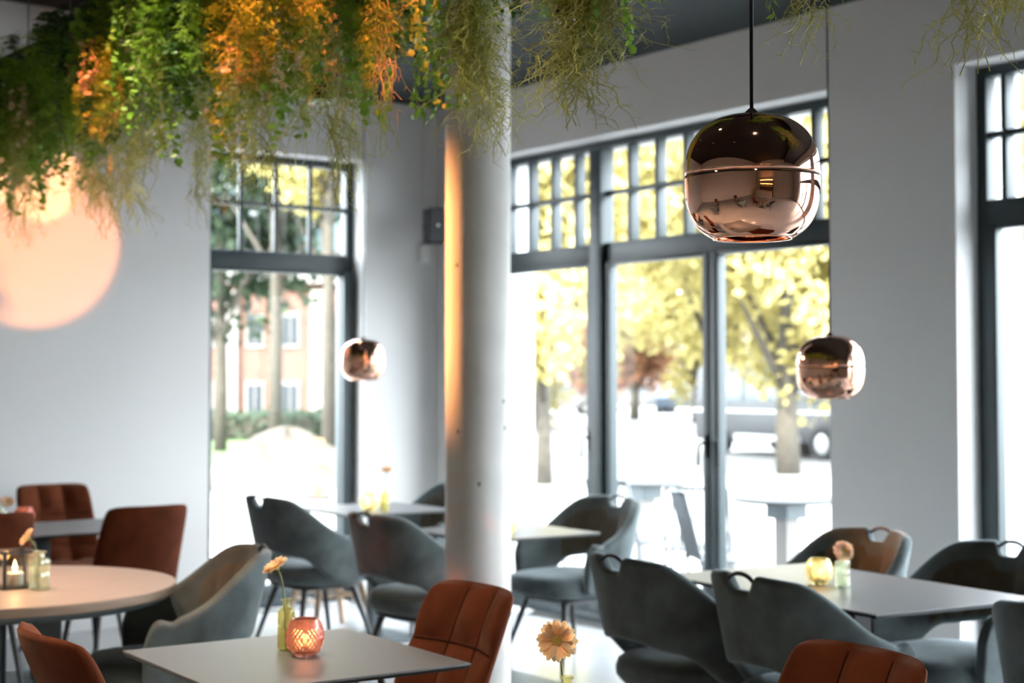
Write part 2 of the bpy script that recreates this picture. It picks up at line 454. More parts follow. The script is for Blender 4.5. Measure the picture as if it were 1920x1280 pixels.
root, part, (N0, N1) = window('door_1', 'x', DOOR[0], DOOR[1], [], [DOOR[0] + 0.06 + (wd - 0.11) * k / 4 for k in (1, 2, 3)], 'narrow dark framed glazed door in the pale wall', 0.026)
leaf(part, DOOR[0] + 0.055, DOOR[1] - 0.04, N0, stile=0.05, rail=0.10)
part('frame_post', 'frame', DOOR[0] + 0.02, DOOR[0] + 0.10, N0 - 0.05, N0 + 0.02, 0.055, 2.225)

# ------------------------------------------------------------------ pillar
pz = W(-0.151, 6.85)
pil = empty('pillar', pz, 0, 'round pale concrete pillar in front of the windows', 'pillar')
n_ = 64
MB().lathe([(0.1445, 0.0), (0.1445, 2.55), (0.1440, 2.552), (0.1445, 2.554), (0.1445, ZC)], n_).build('shaft', 'concrete', pil, smooth='auto')
for px, py in ((857, 497), (860, 808), (948, 802), (900, 905), (945, 752)):
    ang = (px - 896) / 62.0
    z = CAM.z + (711 - py) / F_PX * 6.75
    v = D(ang, -math.sqrt(max(0, 1 - ang * ang)))
    o = MB().lathe([(0.0, -0.002), (0.006, -0.0015), (0.009, 0.0), (0.006, 0.0012), (0.0, 0.0015)], 8).build('pit', 'bardark', pil, smooth=True)
    o.location = (v.x * 0.1445, v.y * 0.1445, z); o.rotation_euler = Vector((v.x, v.y, 0)).to_track_quat('Z', 'Y').to_euler()
    o.scale = (0.7, 1.1, 1)

# ------------------------------------------------------------------ chairs
def half_path(u):
    """plan of the bucket shell, u=0 middle of the back, u=1 front end of an arm (positive x side)"""
    if u < 0.58:
        a = u / 0.58 * PI / 2
        return 0.275 * math.sin(a) ** 0.78, -0.255 * math.cos(a) ** 0.72, a
    return 0.275, (u - 0.58) / 0.42 * 0.125, PI / 2
def shell_point(t, v, off=0.0):
    u = abs(t); sg = 1 if t >= 0 else -1
    x, y, a = half_path(u)
    zh = lerp(0.872, 0.858, sstep(0, 0.33, u))
    zh = lerp(zh, 0.648, sstep(0.22, 0.66, u))
    zh += 0.010 * sstep(0.68, 0.82, u)
    zh -= 0.105 * max(0, (u - 0.80) / 0.20) ** 2.4
    if x < 0.09: zh -= 0.056 * (1 - sstep(0.040, 0.066, x))
    zl = lerp(0.565, 0.535, sstep(0, 0.3, u)); zl = lerp(zl, 0.40, sstep(0.28, 0.60, u))
    zl += 0.03 * sstep(0.94, 1.0, u)
    z = lerp(zl, zh, v)
    lean = (z - 0.42)
    nx, ny = math.sin(a), -math.cos(a)
    x2 = x + nx * (lean * 0.10 - off); y2 = y + ny * (lean * 0.24 - off) - 0.02 * (1 - v) * 0
    return Vector((sg * x2, y2, z))
def taper_leg(mb, x0, y0, z0, x1, y1, r0=0.019, r1=0.010):
    mb.tube([(x0, y0, z0), (lerp(x0, x1, .5), lerp(y0, y1, .5), z0 / 2), (x1, y1, 0.0)], [r0, (r0 + r1) / 2, r1], 10)
    return mb
def grey_chair(loc, rz, label, group):
    root = empty('armchair', loc, rz, label, 'chair', group)
    nu, nv = 72, 9
    mb = MB(); vs = []
    for i in range(nu + 1):
        t = -1 + 2 * i / nu
        t = math.copysign(abs(t) ** 1.45, t)         # finer steps round the handle opening
        for j in range(nv + 1): vs.append(shell_point(t, j / nv))
    fs = [(i * (nv + 1) + j, (i + 1) * (nv + 1) + j, (i + 1) * (nv + 1) + j + 1, i * (nv + 1) + j + 1) for i in range(nu) for j in range(nv)]
    mb.add(vs, fs)
    sh = mb.build('back_shell', 'grey', root, smooth=True)
    s = sh.modifiers.new('t', 'SOLIDIFY'); s.thickness = 0.046; s.offset = 0.0
    s = sh.modifiers.new('s', 'SUBSURF'); s.levels = 1; s.render_levels = 1
    bpy.context.view_layer.update(); bake(sh)
    sh.data.polygons.foreach_set('use_smooth', [True] * len(sh.data.polygons))
    # padded lining with stitched vertical channels
    mb = MB(); vs = []; nu, nv = 64, 8; T = 0.42
    for i in range(nu + 1):
        t = -T + 2 * T * i / nu
        e = 1 - (abs(t) / T) ** 6
        for j in range(nv + 1):
            v = j / nv
            vv = lerp(0.05, 0.80, v)
            edge = min(e, sstep(0, 0.1, v), sstep(1, 0.86, v))
            ch = abs(math.sin(i / nu * 7 * PI)) ** 0.45
            row = 1.0 if v < 0.72 else 0.75
            vs.append(shell_point(t, vv, 0.018 + edge * (0.006 + 0.016 * ch * row)))
    mb.add(vs, [(i * (nv + 1) + j, i * (nv + 1) + j + 1, (i + 1) * (nv + 1) + j + 1, (i + 1) * (nv + 1) + j) for i in range(nu) for j in range(nv)])
    mb.build('back_lining', 'greyin', root, smooth=True)
    prof = [(0.0, 0.375), (0.20, 0.375), (0.245, 0.385), (0.262, 0.41), (0.264, 0.44), (0.255, 0.468), (0.232, 0.485), (0.19, 0.494), (0.10, 0.499), (0.0, 0.5)]
    MB().lathe(prof, 48, (0, 0.02, 0), sq=3.2, sx=0.97, sy=1.06).build('seat', 'grey', root, smooth=True)
    MB().lathe([(0.0, 0.352), (0.20, 0.352), (0.215, 0.362), (0.215, 0.378), (0.0, 0.378)], 32, sq=4).build('seat_base', 'black', root, smooth='auto')
    pts = []
    for k in range(13):
        q = -1 + k / 6
        p = shell_point(0.0, 1.0)
        pts.append((q * 0.066, -0.364 + 0.004 * abs(q), 0.856 + 0.013 * (1 - q * q) - 0.010 * abs(q) ** 3))
    MB().tube(pts, 0.0075, 10).build('handle', 'black', root, smooth=True)
    for sx in (-1, 1):
        for sy in (-1, 1):
            taper_leg(MB(), sx * 0.15, sy * 0.15, 0.365, sx * 0.245, sy * 0.25).build('leg', 'black', root, smooth='auto')
    return root

def pillow(nu, nv, fn):
    """closed padded panel: fn(u, v, side) -> point, u and v in -1..1"""
    mb = MB(); vs = []; fs = []
    for side in (1, -1):
        for i in range(nu + 1):
            for j in range(nv + 1): vs.append(fn(-1 + 2 * i / nu, -1 + 2 * j / nv, side))
    n1 = (nu + 1) * (nv + 1)
    for s in (0, 1):
        for i in range(nu):
            for j in range(nv):
                a = s * n1 + i * (nv + 1) + j; q = (a, a + nv + 1, a + nv + 2, a + 1)
                fs.append(q if s == 0 else q[::-1])
    mb.add(vs, fs); return mb
def quilt(u, v, cols, rows):
    """1 in the middle of a padded field, 0 in the stitched seams between fields (none along the outer edge)"""
    def seam(t, n):
        g = 1.0
        for k in range(1, n):
            d_ = abs(t - (-1 + 2 * k / n)) * n / 2          # 0 at the seam, 0.5 mid field
            g = min(g, min(1.0, d_ * 2.6) ** 0.75)
        return g
    return seam(u, cols) * (0.10 + 0.90 * seam(v, rows))
def rust_chair(loc, rz, label, group):
    root = empty('side_chair', loc, rz, label, 'chair', group)
    def corner(u, v): return 1 - 0.060 * (abs(u) ** 7) * (abs(v) ** 7)
    def back(u, v, side):
        k = corner(u, v); uu, vv = u * k, v * k
        w = lerp(0.232, 0.212, (vv + 1) / 2)
        z = 0.655 + 0.250 * vv
        y = -0.200 - 0.185 * ((vv + 1) / 2) - 0.02 * ((vv + 1) / 2) ** 2
        y += 0.055 * abs(uu) ** 2.2
        th = 0.031 * math.sqrt(max(0, 1 - abs(u) ** 8)) * math.sqrt(max(0, 1 - abs(v) ** 8))
        if side > 0: y += th * (0.42 + 0.90 * quilt(u, v, 3, 3))
        else: y -= th * 0.75
        return Vector((w * uu, y, z))
    pillow(42, 36, back).build('backrest', 'rust', root, smooth=True, weld=True)
    for q in (-1 / 3, 1 / 3):                    # dark strips standing in for groove shade along the seams between padded fields
        MB().tube([back(q, -0.93 + 1.86 * k / 24, 1) + Vector((0, 0.0012, 0)) for k in range(25)], 0.0030, 6).build('seam', 'rustshade', root, smooth=True)
        MB().tube([back(-0.93 + 1.86 * k / 24, q, 1) + Vector((0, 0.0012, 0)) for k in range(25)], 0.0030, 6).build('seam', 'rustshade', root, smooth=True)
    def seat(u, v, side):
        k = corner(u, v); uu, vv = u * k, v * k
        th = 0.036 * math.sqrt(max(0, 1 - abs(u) ** 8)) * math.sqrt(max(0, 1 - abs(v) ** 8))
        z = 0.445 + 0.02 * max(0, -vv) ** 2
        z += th * (0.72 + 0.4 * quilt(u, v, 3, 3)) if side > 0 else -th
        return Vector((0.235 * uu, 0.01 + 0.235 * vv, z))
    pillow(36, 36, seat).build('seat', 'rust', root, smooth=True, weld=True)
    MB().box(-0.17, 0.17, -0.17, 0.17, 0.395, 0.415).build('seat_base', 'black', root, bevel=0.004)
    for sx in (-1, 1):
        for sy in (-1, 1):
            taper_leg(MB(), sx * 0.16, sy * 0.16, 0.405, sx * 0.215, sy * 0.225, 0.016, 0.009).build('leg', 'black', root, smooth='auto')
    return root

GG = 'grey velvet armchairs with a handle'
def gpos(Xb, db, f):
    """floor position of an armchair from the middle of its back's top edge and its facing"""
    n = math.hypot(*f); fx, fd = f[0] / n, f[1] / n
    return W(Xb + 0.36 * fx, db + 0.36 * fd), rot_to(fx, fd)
g0 = None
greys = [
    (-1.385, 8.46, (0.786, 0.617), 'grey velvet armchair seen from behind in front of the glazed door'),
    (-0.700, 7.36, (0.786, 0.617), 'grey velvet armchair seen from behind, partly hidden by the left side of the pillar'),
    (0.580, 8.42, (-0.786, -0.617), 'grey velvet armchair facing left just right of the pillar'),
    (0.360, 5.58, (0.867, 0.498), 'grey velvet armchair from behind, farther of two on the near side of the long table'),
    (0.745, 5.06, (0.867, 0.498), 'grey velvet armchair from behind, directly behind the rust chair at the bottom right'),
    (1.570, 6.60, (-0.867, -0.498), 'grey velvet armchair behind the long table, against the grey wall pier'),
    (1.945, 6.04, (-0.867, -0.498), 'grey velvet armchair behind the long table, nearest the right window'),
    (1.505, 4.34, (0.80, 0.60), 'grey velvet armchair cut off by the right edge of the picture'),
    (-0.26, 9.62, (-0.786, -0.617), 'grey velvet armchair in the far corner, mostly hidden by the pillar'),
    (-0.945, 5.90, (-0.92, -0.36), 'grey velvet armchair pulled up to the right side of the round wooden table'),
]
chairs = []
for i, (X, d, f, lab) in enumerate(greys):
    loc, rz = gpos(X, d, f)
    if g0 is None: g0 = grey_chair(loc, rz, lab, GG); chairs.append(g0)
    else: chairs.append(dup(g0, loc, rz, lab))
loc, rz = W(-2.20, 5.72), rot_to(0.97, 0.1)
dup(g0, loc, rz, 'dark armchair under the left end of the round table at the picture edge')

RG = 'rust velvet side chairs'
def rpos(Xb, db, f, off=0.36):
    n = math.hypot(*f); fx, fd = f[0] / n, f[1] / n
    return W(Xb + off * fx, db + off * fd), rot_to(fx, fd)
rusts = [
    (-2.62, 8.83, (0.589, -0.808), 'rust velvet chair facing the room against the pale wall, behind the candle'),
    (-2.33, 6.95, (-0.617, 0.786), 'rust velvet chair at the left picture edge, seen from behind the lantern'),
    (-1.72, 7.36, (-0.617, 0.786), 'rust velvet chair seen from behind between round table and pale wall'),
    (-1.11, 3.72, (0.83, 0.56), 'rust velvet chair seen edge-on in the bottom left corner'),
    (-0.105, 4.50, (-0.83, -0.56), 'rust quilted chair at the right end of the square front table'),
    (0.775, 3.44, (-0.87, -0.50), 'rust velvet chair cut off by the bottom edge at the right'),
]
r0 = None
for X, d, f, lab in rusts:
    loc, rz = rpos(X, d, f)
    if r0 is None: r0 = rust_chair(loc, rz, lab, RG)
    else: dup(r0, loc, rz, lab)

# ------------------------------------------------------------------ tables
TZ = 0.75
def rect_table(X, d, f, lx, ly, label, kind='column'):
    """lx along the facing direction f, ly across it"""
    root = empty('dining_table', W(X, d), rot_to(*f), label, 'table')
    MB().box(-ly / 2, ly / 2, -lx / 2, lx / 2, TZ - 0.006, TZ).build('table_top', 'top', root, bevel=0.0015)
    mb = MB()
    c = 0.012
    vs = [(-ly / 2, -lx / 2, TZ - 0.006), (ly / 2, -lx / 2, TZ - 0.006), (ly / 2, lx / 2, TZ - 0.006), (-ly / 2, lx / 2, TZ - 0.006)]
    vs += [(x * (1 - c * 2 / ly), y * (1 - c * 2 / lx), TZ - 0.016) for x, y, _ in vs]
    mb.add(vs, [(3, 2, 1, 0)[::-1], (7, 6, 5, 4), (0, 1, 5, 4), (1, 2, 6, 5), (2, 3, 7, 6), (3, 0, 4, 7)])
    mb.build('top_edge', 'topedge', root, weld=True)
    if kind == 'column':
        MB().box(-0.035, 0.035, -0.035, 0.035, 0.012, TZ - 0.02).build('column', 'steelblue', root, bevel=0.004)
        MB().box(-0.22, 0.22, -0.22, 0.22, 0, 0.012).build('base_plate', 'steelblue', root, bevel=0.003)
        MB().box(-0.15, 0.15, -0.15, 0.15, TZ - 0.024, TZ - 0.016).build('mounting_plate', 'black', root, bevel=0.002)
    elif kind == 'twin':
        for s in (-1, 1):
            MB().box(-0.04, 0.04, s * 0.09 - 0.035, s * 0.09 + 0.035, 0.012, TZ - 0.02).build('column', 'black', root, bevel=0.004)
        MB().box(-0.25, 0.25, -0.35, 0.35, 0, 0.012).build('base_plate', 'black', root, bevel=0.003)
        MB().box(-0.18, 0.18, -0.35, 0.35, TZ - 0.026, TZ - 0.016).build('mounting_plate', 'black', root, bevel=0.002)
    else:
        MB().box(-0.19, 0.19, -0.19, 0.19, TZ - 0.022, TZ - 0.016).build('mounting_plate', 'black', root, bevel=0.002)
        for sx in (-1, 1):
            for sy in (-1, 1):
                MB().tube([(sx * 0.17, sy * 0.17, TZ - 0.02), (sx * 0.29, sy * 0.29, 0.0)], 0.010, 8).build('leg', 'black', root, smooth='auto')
    return root
rect_table(-0.594, 4.22, (0.83, 0.56), 0.70, 0.70, 'square grey table in the front with rose candle glass and flower', 'rods')
rect_table(1.19, 5.665, (0.498, -0.867), 1.19, 0.75, 'long grey table at the right with amber candle glass', 'twin')
rect_table(-0.05, 7.71, (0.82, 0.57), 0.70, 0.70, 'square grey table directly behind the pillar')
rect_table(-0.80, 9.05, (0.82, 0.57), 0.70, 0.70, 'square grey table in the far corner by the glazed door')
rect_table(-2.37, 7.82, (0.786, 0.617), 1.20, 0.70, 'grey table by the pale wall behind the rust chairs', 'column')
t7 = W(0.16, 3.16)
rect_table(0.20, 3.05, (0.498, -0.867), 0.70, 0.70, 'square grey table just below the picture under the big single flower', 'rods')

rt = empty('round_table', W(-1.84, 5.68), 0.3, 'round pale wooden table with black lantern at the left', 'table')
MB().lathe([(0, TZ - 0.002), (0.596, TZ - 0.002), (0.598, TZ - 0.001), (0.598, TZ), (0.0, TZ)], 96).build('table_top', 'wood', rt, smooth='auto')
MB().lathe([(0.590, TZ - 0.036), (0.598, TZ - 0.033), (0.600, TZ - 0.030), (0.600, TZ - 0.003), (0.598, TZ - 0.001), (0.594, TZ - 0.002)], 96, closed=True).build('edge_band', 'woodedge', rt, smooth='auto')
MB().lathe([(0.0, TZ - 0.062), (0.55, TZ - 0.062), (0.575, TZ - 0.050), (0.585, TZ - 0.036), (0.0, TZ - 0.034)], 96).build('under_frame', 'steelblue', rt, smooth='auto')
for k in range(3):
    a = k * 2 * PI / 3 + 0.35
    m = Matrix.Rotation(a, 4, 'Z')
    MB().box(0.10, 0.19, -0.045, 0.045, 0.02, TZ - 0.06, m).build('leg', 'steelblue', rt, bevel=0.004)
MB().lathe([(0, 0), (0.34, 0), (0.35, 0.006), (0.35, 0.014), (0.0, 0.022)], 64).build('base_plate', 'black', rt, smooth='auto')

# wooden stool tucked in by the corner table
st = empty('wooden_stool', W(-1.10, 9.36), rot_to(0.82, 0.57), 'pale wooden stool with splayed legs behind a grey armchair', 'stool')
MB().lathe([(0, 0.43), (0.15, 0.43), (0.165, 0.44), (0.165, 0.455), (0.15, 0.463), (0, 0.463)], 32, sq=4).build('seat', 'beech', st, smooth='auto')
for sx in (-1, 1):
    for sy in (-1, 1):
        mb = MB(); mb.tube([(sx * 0.10, sy * 0.10, 0.44), (sx * 0.20, sy * 0.20, 0.0)], 0.021, 4)
        mb.build('leg', 'beech', st)
    MB().tube([(sx * 0.148, -0.148, 0.22), (sx * 0.148, 0.148, 0.22)], 0.016, 4).build('stretcher', 'beech', st)
    MB().tube([(-0.155, sx * 0.155, 0.19), (0.155, sx * 0.155, 0.19)], 0.016, 4).build('stretcher', 'beech', st)

# ------------------------------------------------------------------ pendants
def pendant(X, d, zc, ceil_z, label, dia=0.26):
    root = empty('pendant_lamp', W(X, d, zc), rot_to(0, 1), label, 'lamp', 'copper pendant lamps')
    R = dia / 2; H = 0.96 * R
    def sup(a):                                 # rounded-cube profile
        e = 2 / 2.75
        c, s = math.cos(a), math.sin(a)
        r = R * abs(c) ** e
        z = math.copysign(abs(s) ** e, s) * H
        r *= 1 - 0.045 * max(0, z / H) ** 2
        return r, z
    N = 40
    ab = None
    lows = []
    for k in range(0, 200):
        a = -PI / 2 + (PI / 2) * k / 199
        r, z = sup(a)
        if r >= 0.57 * R: lows.append((r, z))
    def resample(p, n):
        L = [0]
        for i in range(1, len(p)): L.append(L[-1] + math.dist(p[i], p[i - 1]))
        out = []; j = 0
        for k in range(n):
            t = L[-1] * k / (n - 1)
            while j < len(p) - 2 and L[j + 1] < t: j += 1
            q = (t - L[j]) / max(1e-9, L[j + 1] - L[j])
            out.append((lerp(p[j][0], p[j + 1][0], q), lerp(p[j][1], p[j + 1][1], q)))
        return out
    zs = 0.035 * R
    lower = [p for p in lows if p[1] <= zs]
    tops = [sup(PI / 2 * k / 199) for k in range(200)]
    lower = resample(lower + [p for p in tops if p[1] < zs], 34)
    upper = resample([p for p in tops if p[1] >= zs], 34)
    upper[-1] = (0.0, upper[-1][1])
    sh = 0.985
    MB().lathe(lower + [(r * sh, z) for r, z in lower[::-1]], 96, closed=True).build('lower_shade', 'copper', root, smooth=True)
    MB().lathe(upper, 96).build('upper_shade', 'copper', root, smooth=True)
    MB().lathe([(R * 0.990, zs - 0.0007), (R * 1.0008, zs - 0.0007), (R * 1.0008, zs + 0.0007), (R * 0.990, zs + 0.0007)], 96, closed=True).build('seam_ring', 'bardark', root, smooth=True)
    rb, zb = lower[0]
    MB().lathe([(rb * 0.99, zb - 0.001), (rb * 1.02, zb - 0.0015), (rb * 1.02, zb + 0.002), (rb * 0.99, zb + 0.002)], 72, closed=True).build('bottom_rim', 'rimglass', root, smooth=True)
    MB().lathe([(0.0, -0.045), (0.022, -0.04), (0.032, -0.015), (0.026, 0.012), (0.014, 0.03), (0.014, 0.06), (0, 0.06)], 24).build('bulb', 'bulb', root, smooth=True)
    MB().lathe([(0, 0.055), (0.018, 0.055), (0.018, H - 0.002), (0, H - 0.002)], 20).build('socket', 'blackp', root, smooth='auto')
    cap = MB().lathe([(0, H - 0.004), (0.016, H - 0.003), (0.014, H + 0.004), (0.006, H + 0.012), (0, H + 0.012)], 20).build('cap', 'blackp', root, smooth='auto')
    top = ceil_z - zc
    MB().tube([(0, 0, H), (0.002, 0.001, lerp(H, top, 0.35)), (-0.001, 0, lerp(H, top, 0.7)), (0, 0, top)], 0.0038, 8).build('cord', 'blackp', root, smooth=True)
    MB().lathe([(0, top - 0.022), (0.045, top - 0.022), (0.05, top - 0.016), (0.05, top), (0, top)], 32).build('ceiling_rose', 'blackp', root, smooth='auto')
    ld = bpy.data.lights.new('pendant_bulb_light', 'POINT'); ld.energy = 0.10; ld.color = (1, 0.55, 0.25); ld.shadow_soft_size = 0.03
    lo = bpy.data.objects.new('pendant_bulb_light', ld); C.objects.link(lo); lo.parent = root; lo.location = (0, 0, -0.07)
    return root
pendant((1412 - 960) / F_PX * 2.96, 2.96, CAM.z + (711 - 335) / F_PX * 2.96, ZH, 'large copper mirror pendant lamp hanging nearest, in front of the tall window')
pendant((1556 - 960) / F_PX * 5.90, 5.90, CAM.z + (711 - 690) / F_PX * 5.90, ZC, 'small copper pendant lamp above the long table at the right')
pendant((681 - 960) / F_PX * 9.00, 9.00, CAM.z + (711 - 676) / F_PX * 9.00, ZC, 'small copper pendant lamp beside the glazed door frame')
pendant((919 - 960) / F_PX * 7.70, 7.70, CAM.z + (711 - 686) / F_PX * 7.70, ZC, 'copper pendant lamp almost hidden behind the pillar')

# ------------------------------------------------------------------ ceiling lights and speaker
def downlight(X, d, label, power=8, zc=ZC):
    root = empty('ceiling_downlight', W(X, d, zc - 0.15), 0, label, 'ceiling light', 'black cylinder downlights')
    MB().lathe([(0.066, 0.0), (0.072, 0.0), (0.072, 0.15), (0.0, 0.15), (0.0, 0.03), (0.066, 0.03)], 40).build('housing', 'blackp', root, smooth='auto')
    MB().lathe([(0.048, -0.004), (0.075, -0.004), (0.075, 0.004), (0.048, 0.004)], 40, closed=True).build('trim_ring', 'white', root, smooth='auto')
    MB().lathe([(0, 0.012), (0.05, 0.012), (0.05, 0.016), (0, 0.016)], 32).build('lens', 'downlight', root, smooth='auto')
    ld = bpy.data.lights.new('downlight_beam', 'SPOT'); ld.energy = power; ld.color = (1, 0.82, 0.62); ld.spot_size = 1.3; ld.spot_blend = 0.7; ld.shadow_soft_size = 0.04
    lo = bpy.data.objects.new('downlight_beam', ld); C.objects.link(lo); lo.parent = root; lo.location = (0, 0, -0.01)
    return root
downlight(0.284, 7.50, 'black cylinder downlight with white ring right of the pillar')
downlight(-1.085, 7.77, 'black cylinder downlight with white ring behind the thick greenery')
downlight(-1.215, 9.70, 'small black cylinder downlight low behind the vines, near the pale wall')

for k, (X, d) in enumerate(((-2.75, 5.3), (-1.9, 2.9), (-0.9, 1.5), (-1.55, 4.75), (-0.55, 3.35), (0.45, 1.95))):
    downlight(X, d, 'black cylinder downlight on the raised ceiling above the picture, ' + ('farthest', 'middle', 'nearest')[k % 3] + ' of the ' + ('left', 'right')[k // 3] + ' row', (95, 45, 40)[k % 3], ZH)
LEAFWARM = (1.0, 0.21, 0.10)
def track_spot(pos, target, energy, size, blend, label, soft=0.02, col=None):
    pos = Vector(pos); target = Vector(target)
    root = empty('track_spotlight', pos, 0, label, 'spotlight', 'warm ceiling spotlights')
    q = (target - pos).to_track_quat('-Z', 'Y').to_euler()
    zt = (ZC if pos.x < STEP else ZH) - pos.z
    MB().tube([(0, 0, zt), (0, 0, 0.03)], 0.008, 8).build('stem', 'blackp', root)
    h = MB().lathe([(0.034, -0.07), (0.038, -0.07), (0.038, 0.07), (0, 0.07), (0, -0.03), (0.034, -0.03)], 24).build('housing', 'blackp', root, smooth='auto')
    h.rotation_euler = q
    ld = bpy.data.lights.new('spot_beam', 'SPOT'); ld.energy = energy; ld.color = WARM; ld.spot_size = size; ld.spot_blend = blend; ld.shadow_soft_size = soft
    if col: ld.color = col
    lo = bpy.data.objects.new('spot_beam', ld); C.objects.link(lo); lo.parent = root; lo.rotation_euler = q
    lo.location = (target - pos).normalized() * 0.075
    return root
def wall_left_pt(px, py):
    k = (px - 960) / F_PX
    # solve y = 0 along the pixel's vertical plane
    d = CAM.y / (CS - SN * k)
    return at(px, py, d)
track_spot(W(-1.05, 5.05, 3.30), wall_left_pt(46, 430), 330, 0.255, 0.16, 'black ceiling spotlight aimed at the pale wall, left one', 0.03)
track_spot(W(-0.85, 4.75, 3.30), wall_left_pt(66, 330), 420, 0.115, 0.25, 'black ceiling spotlight aimed at the pale wall, right one', 0.02, (1.0, 0.45, 0.17))
track_spot(W(-0.70, 3.10, 3.50), at(500, 75, 4.95), 420, 0.22, 0.3, 'black ceiling spotlight aimed at the greenery, first of three', col=LEAFWARM)
track_spot(W(-0.30, 2.70, 3.50), at(755, 105, 4.25), 190, 0.14, 0.3, 'black ceiling spotlight aimed at the greenery, second of three', col=LEAFWARM)
track_spot(W(-0.50, 2.90, 3.50), at(625, 55, 4.6), 300, 0.15, 0.3, 'black ceiling spotlight aimed at the greenery, third of three', col=LEAFWARM)
track_spot(W(-1.30, 3.60, 3.50), at(205, 255, 5.75), 260, 0.10, 0.3, 'black ceiling spotlight aimed at the low greenery tails', col=LEAFWARM)
track_spot(W(-2.25, 4.95, 3.50), W(-1.45, 5.75, 0.8), 40, 0.75, 0.8, 'black ceiling spotlight above the round wooden table', 0.05)
track_spot(W(-3.05, 8.05, 2.55), W(-0.15, 6.85, 1.90), 500, 0.47, 0.95, 'black ceiling spotlight shining on the side of the pillar', 0.05, (1.0, 0.37, 0.11))

sp = empty('wall_speaker', at(815, 423, 10.42), rot_to(0.42, -0.9), 'small black loudspeaker in the upper far corner', 'speaker')
MB().box(-0.065, 0.065, -0.055, 0.055, -0.118, 0.118).build('cabinet', 'blackp', sp, bevel=0.014, smooth='auto', seg=3)
MB().box(-0.055, 0.055, 0.054, 0.058, -0.108, 0.108).build('grille', 'black', sp, bevel=0.002)
MB().lathe([(0, 0), (0.008, 0), (0.008, 0.004), (0, 0.004)], 16).build('badge', 'white', sp).matrix_local = Matrix.Translation((0, 0.057, 0.0)) @ Matrix.Rotation(-PI / 2, 4, 'X')
MB().tube([(0, -0.05, 0), (0.02, -0.14, 0.0)], 0.014, 8).build('bracket', 'blackp', sp)
bxl = at(813, 473, 10.62)
jb = empty('junction_box', (bxl.x, 0.0, bxl.z), 0, 'small white wall box under the loudspeaker', 'wall box')
MB().box(-0.036, 0.036, 0.0, 0.035, -0.055, 0.055).build('cover', 'white', jb, bevel=0.005)
MB().tube([(0, 0.008, 0.05), (0, 0.008, ZC - bxl.z)], 0.005, 6).build('cable', 'white', jb)

# ------------------------------------------------------------------ tableware
def bottle_profile(h=0.142, r=0.0235):
    o = [(0.0, 0.0), (r * 0.9, 0.0), (r, 0.004), (r, h * 0.46), (r * 0.965, h * 0.475), (r, h * 0.49), (r, h * 0.74), (r * 0.93, h * 0.79), (r * 0.52, h * 0.83), (r * 0.46, h * 0.86), (r * 0.46, h * 0.955), (r * 0.66, h * 0.965), (r * 0.68, h * 0.99), (r * 0.6, h)]
    i = [(x - 0.0022 if x > 0.004 else 0, z + (0.004 if z < 0.01 else 0)) for x, z in o]
    return o, i
def flute(mb, r, h0, h1, n=28):
    for k in range(n):
        a = 2 * PI * k / n
        mb.tube([(r * math.cos(a), r * math.sin(a), h0), (r * math.cos(a), r * math.sin(a), h1)], 0.0011, 5)
def vase(loc, material, label, h=0.142, r=0.0235, square=False):
    root = empty('bottle_vase', loc, 0.4, label, 'vase')
    o, i = bottle_profile(h, r)
    i = [(max(0.0, x), z) for x, z in i]
    MB().lathe(o + i[:0:-1] + [(0, i[0][1])], 36, sq=5 if square else None).build('glass', material, root, smooth='auto')
    if not square:
        mb = MB(); flute(mb, r, 0.006, h * 0.45); flute(mb, r, h * 0.5, h * 0.74); mb.build('fluting', material, root, smooth=True)
    MB().lathe([(0, 0.005), (r - 0.003, 0.005), (r - 0.003, h * 0.40), (0, h * 0.40)], 24, sq=5 if square else None).build('water', 'lampglass', root, smooth='auto')
    return root
petal_meshes = {}
def petal_mesh(material, L=0.034, w=0.0125, dz=0.0):
    key = (material, dz)
    if key in petal_meshes: return petal_meshes[key]
    mb = MB(); vs = []
    prof = [(0.012, 0.35), (0.018, 0.75), (0.026, 1.0), (0.034, 0.92), (0.039, 0.5), (0.0405, 0.12)]
    for x, k in prof:
        zz = dz + 0.003 * math.sin((x - 0.012) / 0.028 * 2.6)
        for q in (-1, 0, 1):
            vs.append((x, q * w * 0.5 * k, zz - (0.0012 if q == 0 else 0)))
    fs = []
    for a in range(len(prof) - 1):
        for q in (0, 1): fs.append((a * 3 + q, (a + 1) * 3 + q, (a + 1) * 3 + q + 1, a * 3 + q + 1))
    n = len(vs)
    vs += [(x, y, z - 0.0007) for x, y, z in vs]
    fs += [tuple(i + n for i in f[::-1]) for f in fs]
    mb.add(vs, fs)
    petal_meshes[key] = mb.mesh('petal', material, smooth=True)
    return petal_meshes[key]
disc_mesh = MB().lathe([(0, -0.007), (0.006, -0.006), (0.013, -0.001), (0.0145, 0.003), (0.012, 0.0055), (0.006, 0.0048), (0, 0.004)], 20).mesh('flower_eye', 'disc', smooth=True)
cup_mesh = MB().lathe([(0, -0.012), (0.004, -0.011), (0.012, -0.003), (0.014, 0.0), (0, 0.0)], 16).mesh('sepal_cup', 'stem', smooth=True)
